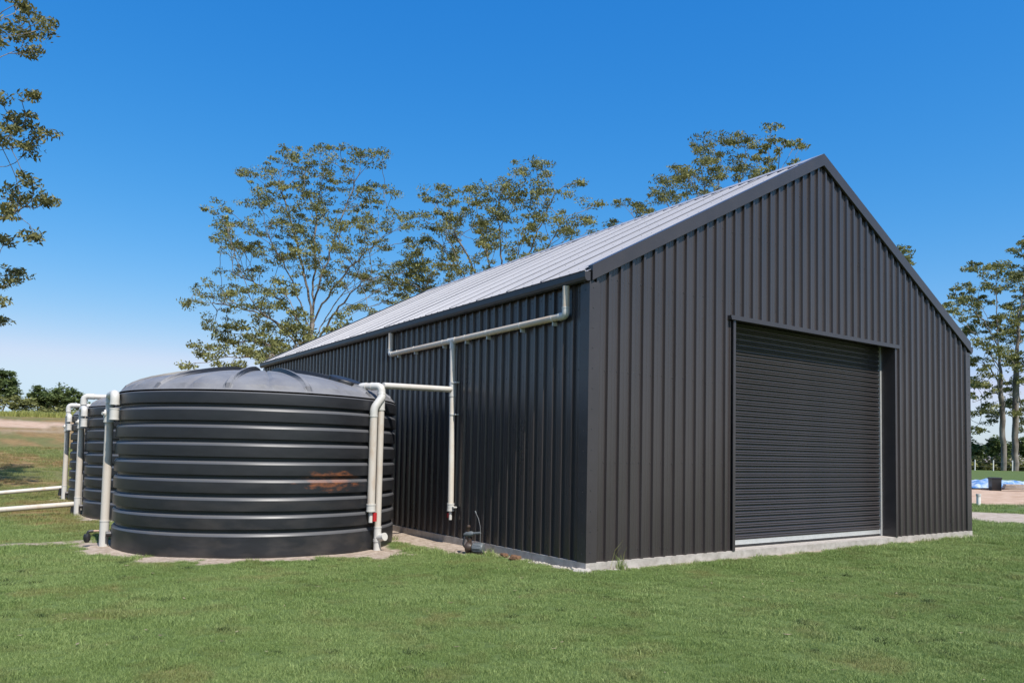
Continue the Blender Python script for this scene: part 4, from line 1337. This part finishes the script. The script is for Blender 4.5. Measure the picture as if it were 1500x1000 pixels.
# ------------------------------------------------------------------ things in the right hand field
def crumple(name, p0, lx, ly, h, m, seed, parent=None):
    g = np.random.default_rng(seed)
    nx_, ny_ = 34, 16
    u, v = np.meshgrid(np.linspace(-1, 1, nx_), np.linspace(-1, 1, ny_))
    u, v = u.ravel(), v.ravel()
    edge = np.clip(1.15 - np.maximum(np.abs(u), np.abs(v)) ** 4, 0, 1)
    z = h * edge * (.25 + .9 * fbm(u * lx + seed, v * ly, .8, seed, 4))
    x = u * lx * (1 + .12 * (vnoise(v * 5, u, 1, seed) - .5)); y = v * ly * (1 + .2 * (vnoise(u * 5, v, 1, seed + 1) - .5))
    ii_ = (np.arange(ny_ - 1)[:, None] * nx_ + np.arange(nx_ - 1)[None]).ravel()
    return obj_np(name, np.stack([x, y, z], 1), np.stack([ii_, ii_ + 1, ii_ + 1 + nx_, ii_ + nx_], 1), m, loc=p0, parent=parent)
def on_ground(px, py, lo=12, hi=140):
    for _ in range(60):
        m_ = (lo + hi) / 2; p = at(px, py, m_)
        if p.z > float(ground_h(p.x, p.y)): lo = m_
        else: hi = m_
    p = at(px, py, (lo + hi) / 2)
    return Vector((p.x, p.y, float(ground_h(p.x, p.y))))
tpz = on_ground(1480, 716)
t = crumple('tarpaulin', tuple(tpz), 2.7, 1.2, .62, M['tarp'], 2)
t.rotation_euler = (0, 0, -.6)
tag(t, 'crumpled blue and white tarpaulin heaped over a pile in the field', 'tarp')
p = on_ground(1470, 719)
pal = empty('timber_stack', (p.x + .9, p.y - .6, p.z), 'low stack of grey boards at the front edge of the tarpaulin', 'timber')
for k in range(4):
    mb = MB(); mb.box(-1.1, 1.4, -.12 + .02 * k, .12, .06 + k * .075, .125 + k * .075); o = mb.build('board', M['timber'], pal); o.rotation_euler = (0, 0, -.62 + .05 * k)
p = on_ground(1457.5, 718)
bn = empty('bin', tuple(p), 'square black bin standing in front of the tarpaulin', 'bin')
MB().lathe([(.28, 0), (.30, .02), (.31, .56), (.34, .57), (.34, .60), (.30, .60)], 4).build('body', M['black'], bn, smooth=40)
MB().lathe([(.345, .60), (.345, .63), (.3, .65), (.001, .66)], 4).build('lid', M['black'], bn)
p = on_ground(1433.5, 741)
sp_ = empty('pipe_stub', tuple(p), 'short white capped pipe standing upright between the two gravel tracks', 'pipe')
MB().tube([(0, 0, -.1), (0, 0, .40)], .07, 14).build('pipe', M['whitepost'], sp_, smooth=40)
MB().tube([(0, 0, .36), (0, 0, .44)], .082, 14).build('cap', M['pvc_joint'], sp_, smooth=40)
fp = at(1425, 686, 82)
fn = empty('field_fence', (fp.x, fp.y, float(ground_h(fp.x, fp.y))), 'thin wire fence with white posts along the far hedge', 'fence')
prev = None
for px in (1400, 1428, 1455, 1483, 1512):
    q = at(px, 686, 82); zq = float(ground_h(q.x, q.y))
    l_ = Vector((q.x - fp.x, q.y - fp.y, zq - fn.location.z))
    MB().tube([tuple(l_ + Vector((0, 0, -.2))), tuple(l_ + Vector((.06, 0, 1.15)))], .055, 6).build('post', M['whitepost'], fn)
    if prev is not None:
        for hz in (.45, .95):
            MB().tube([tuple(prev + Vector((0, 0, hz))), tuple(l_ + Vector((0, 0, hz)))], .006, 4).build('wire', M['hose'], fn)
    prev = l_
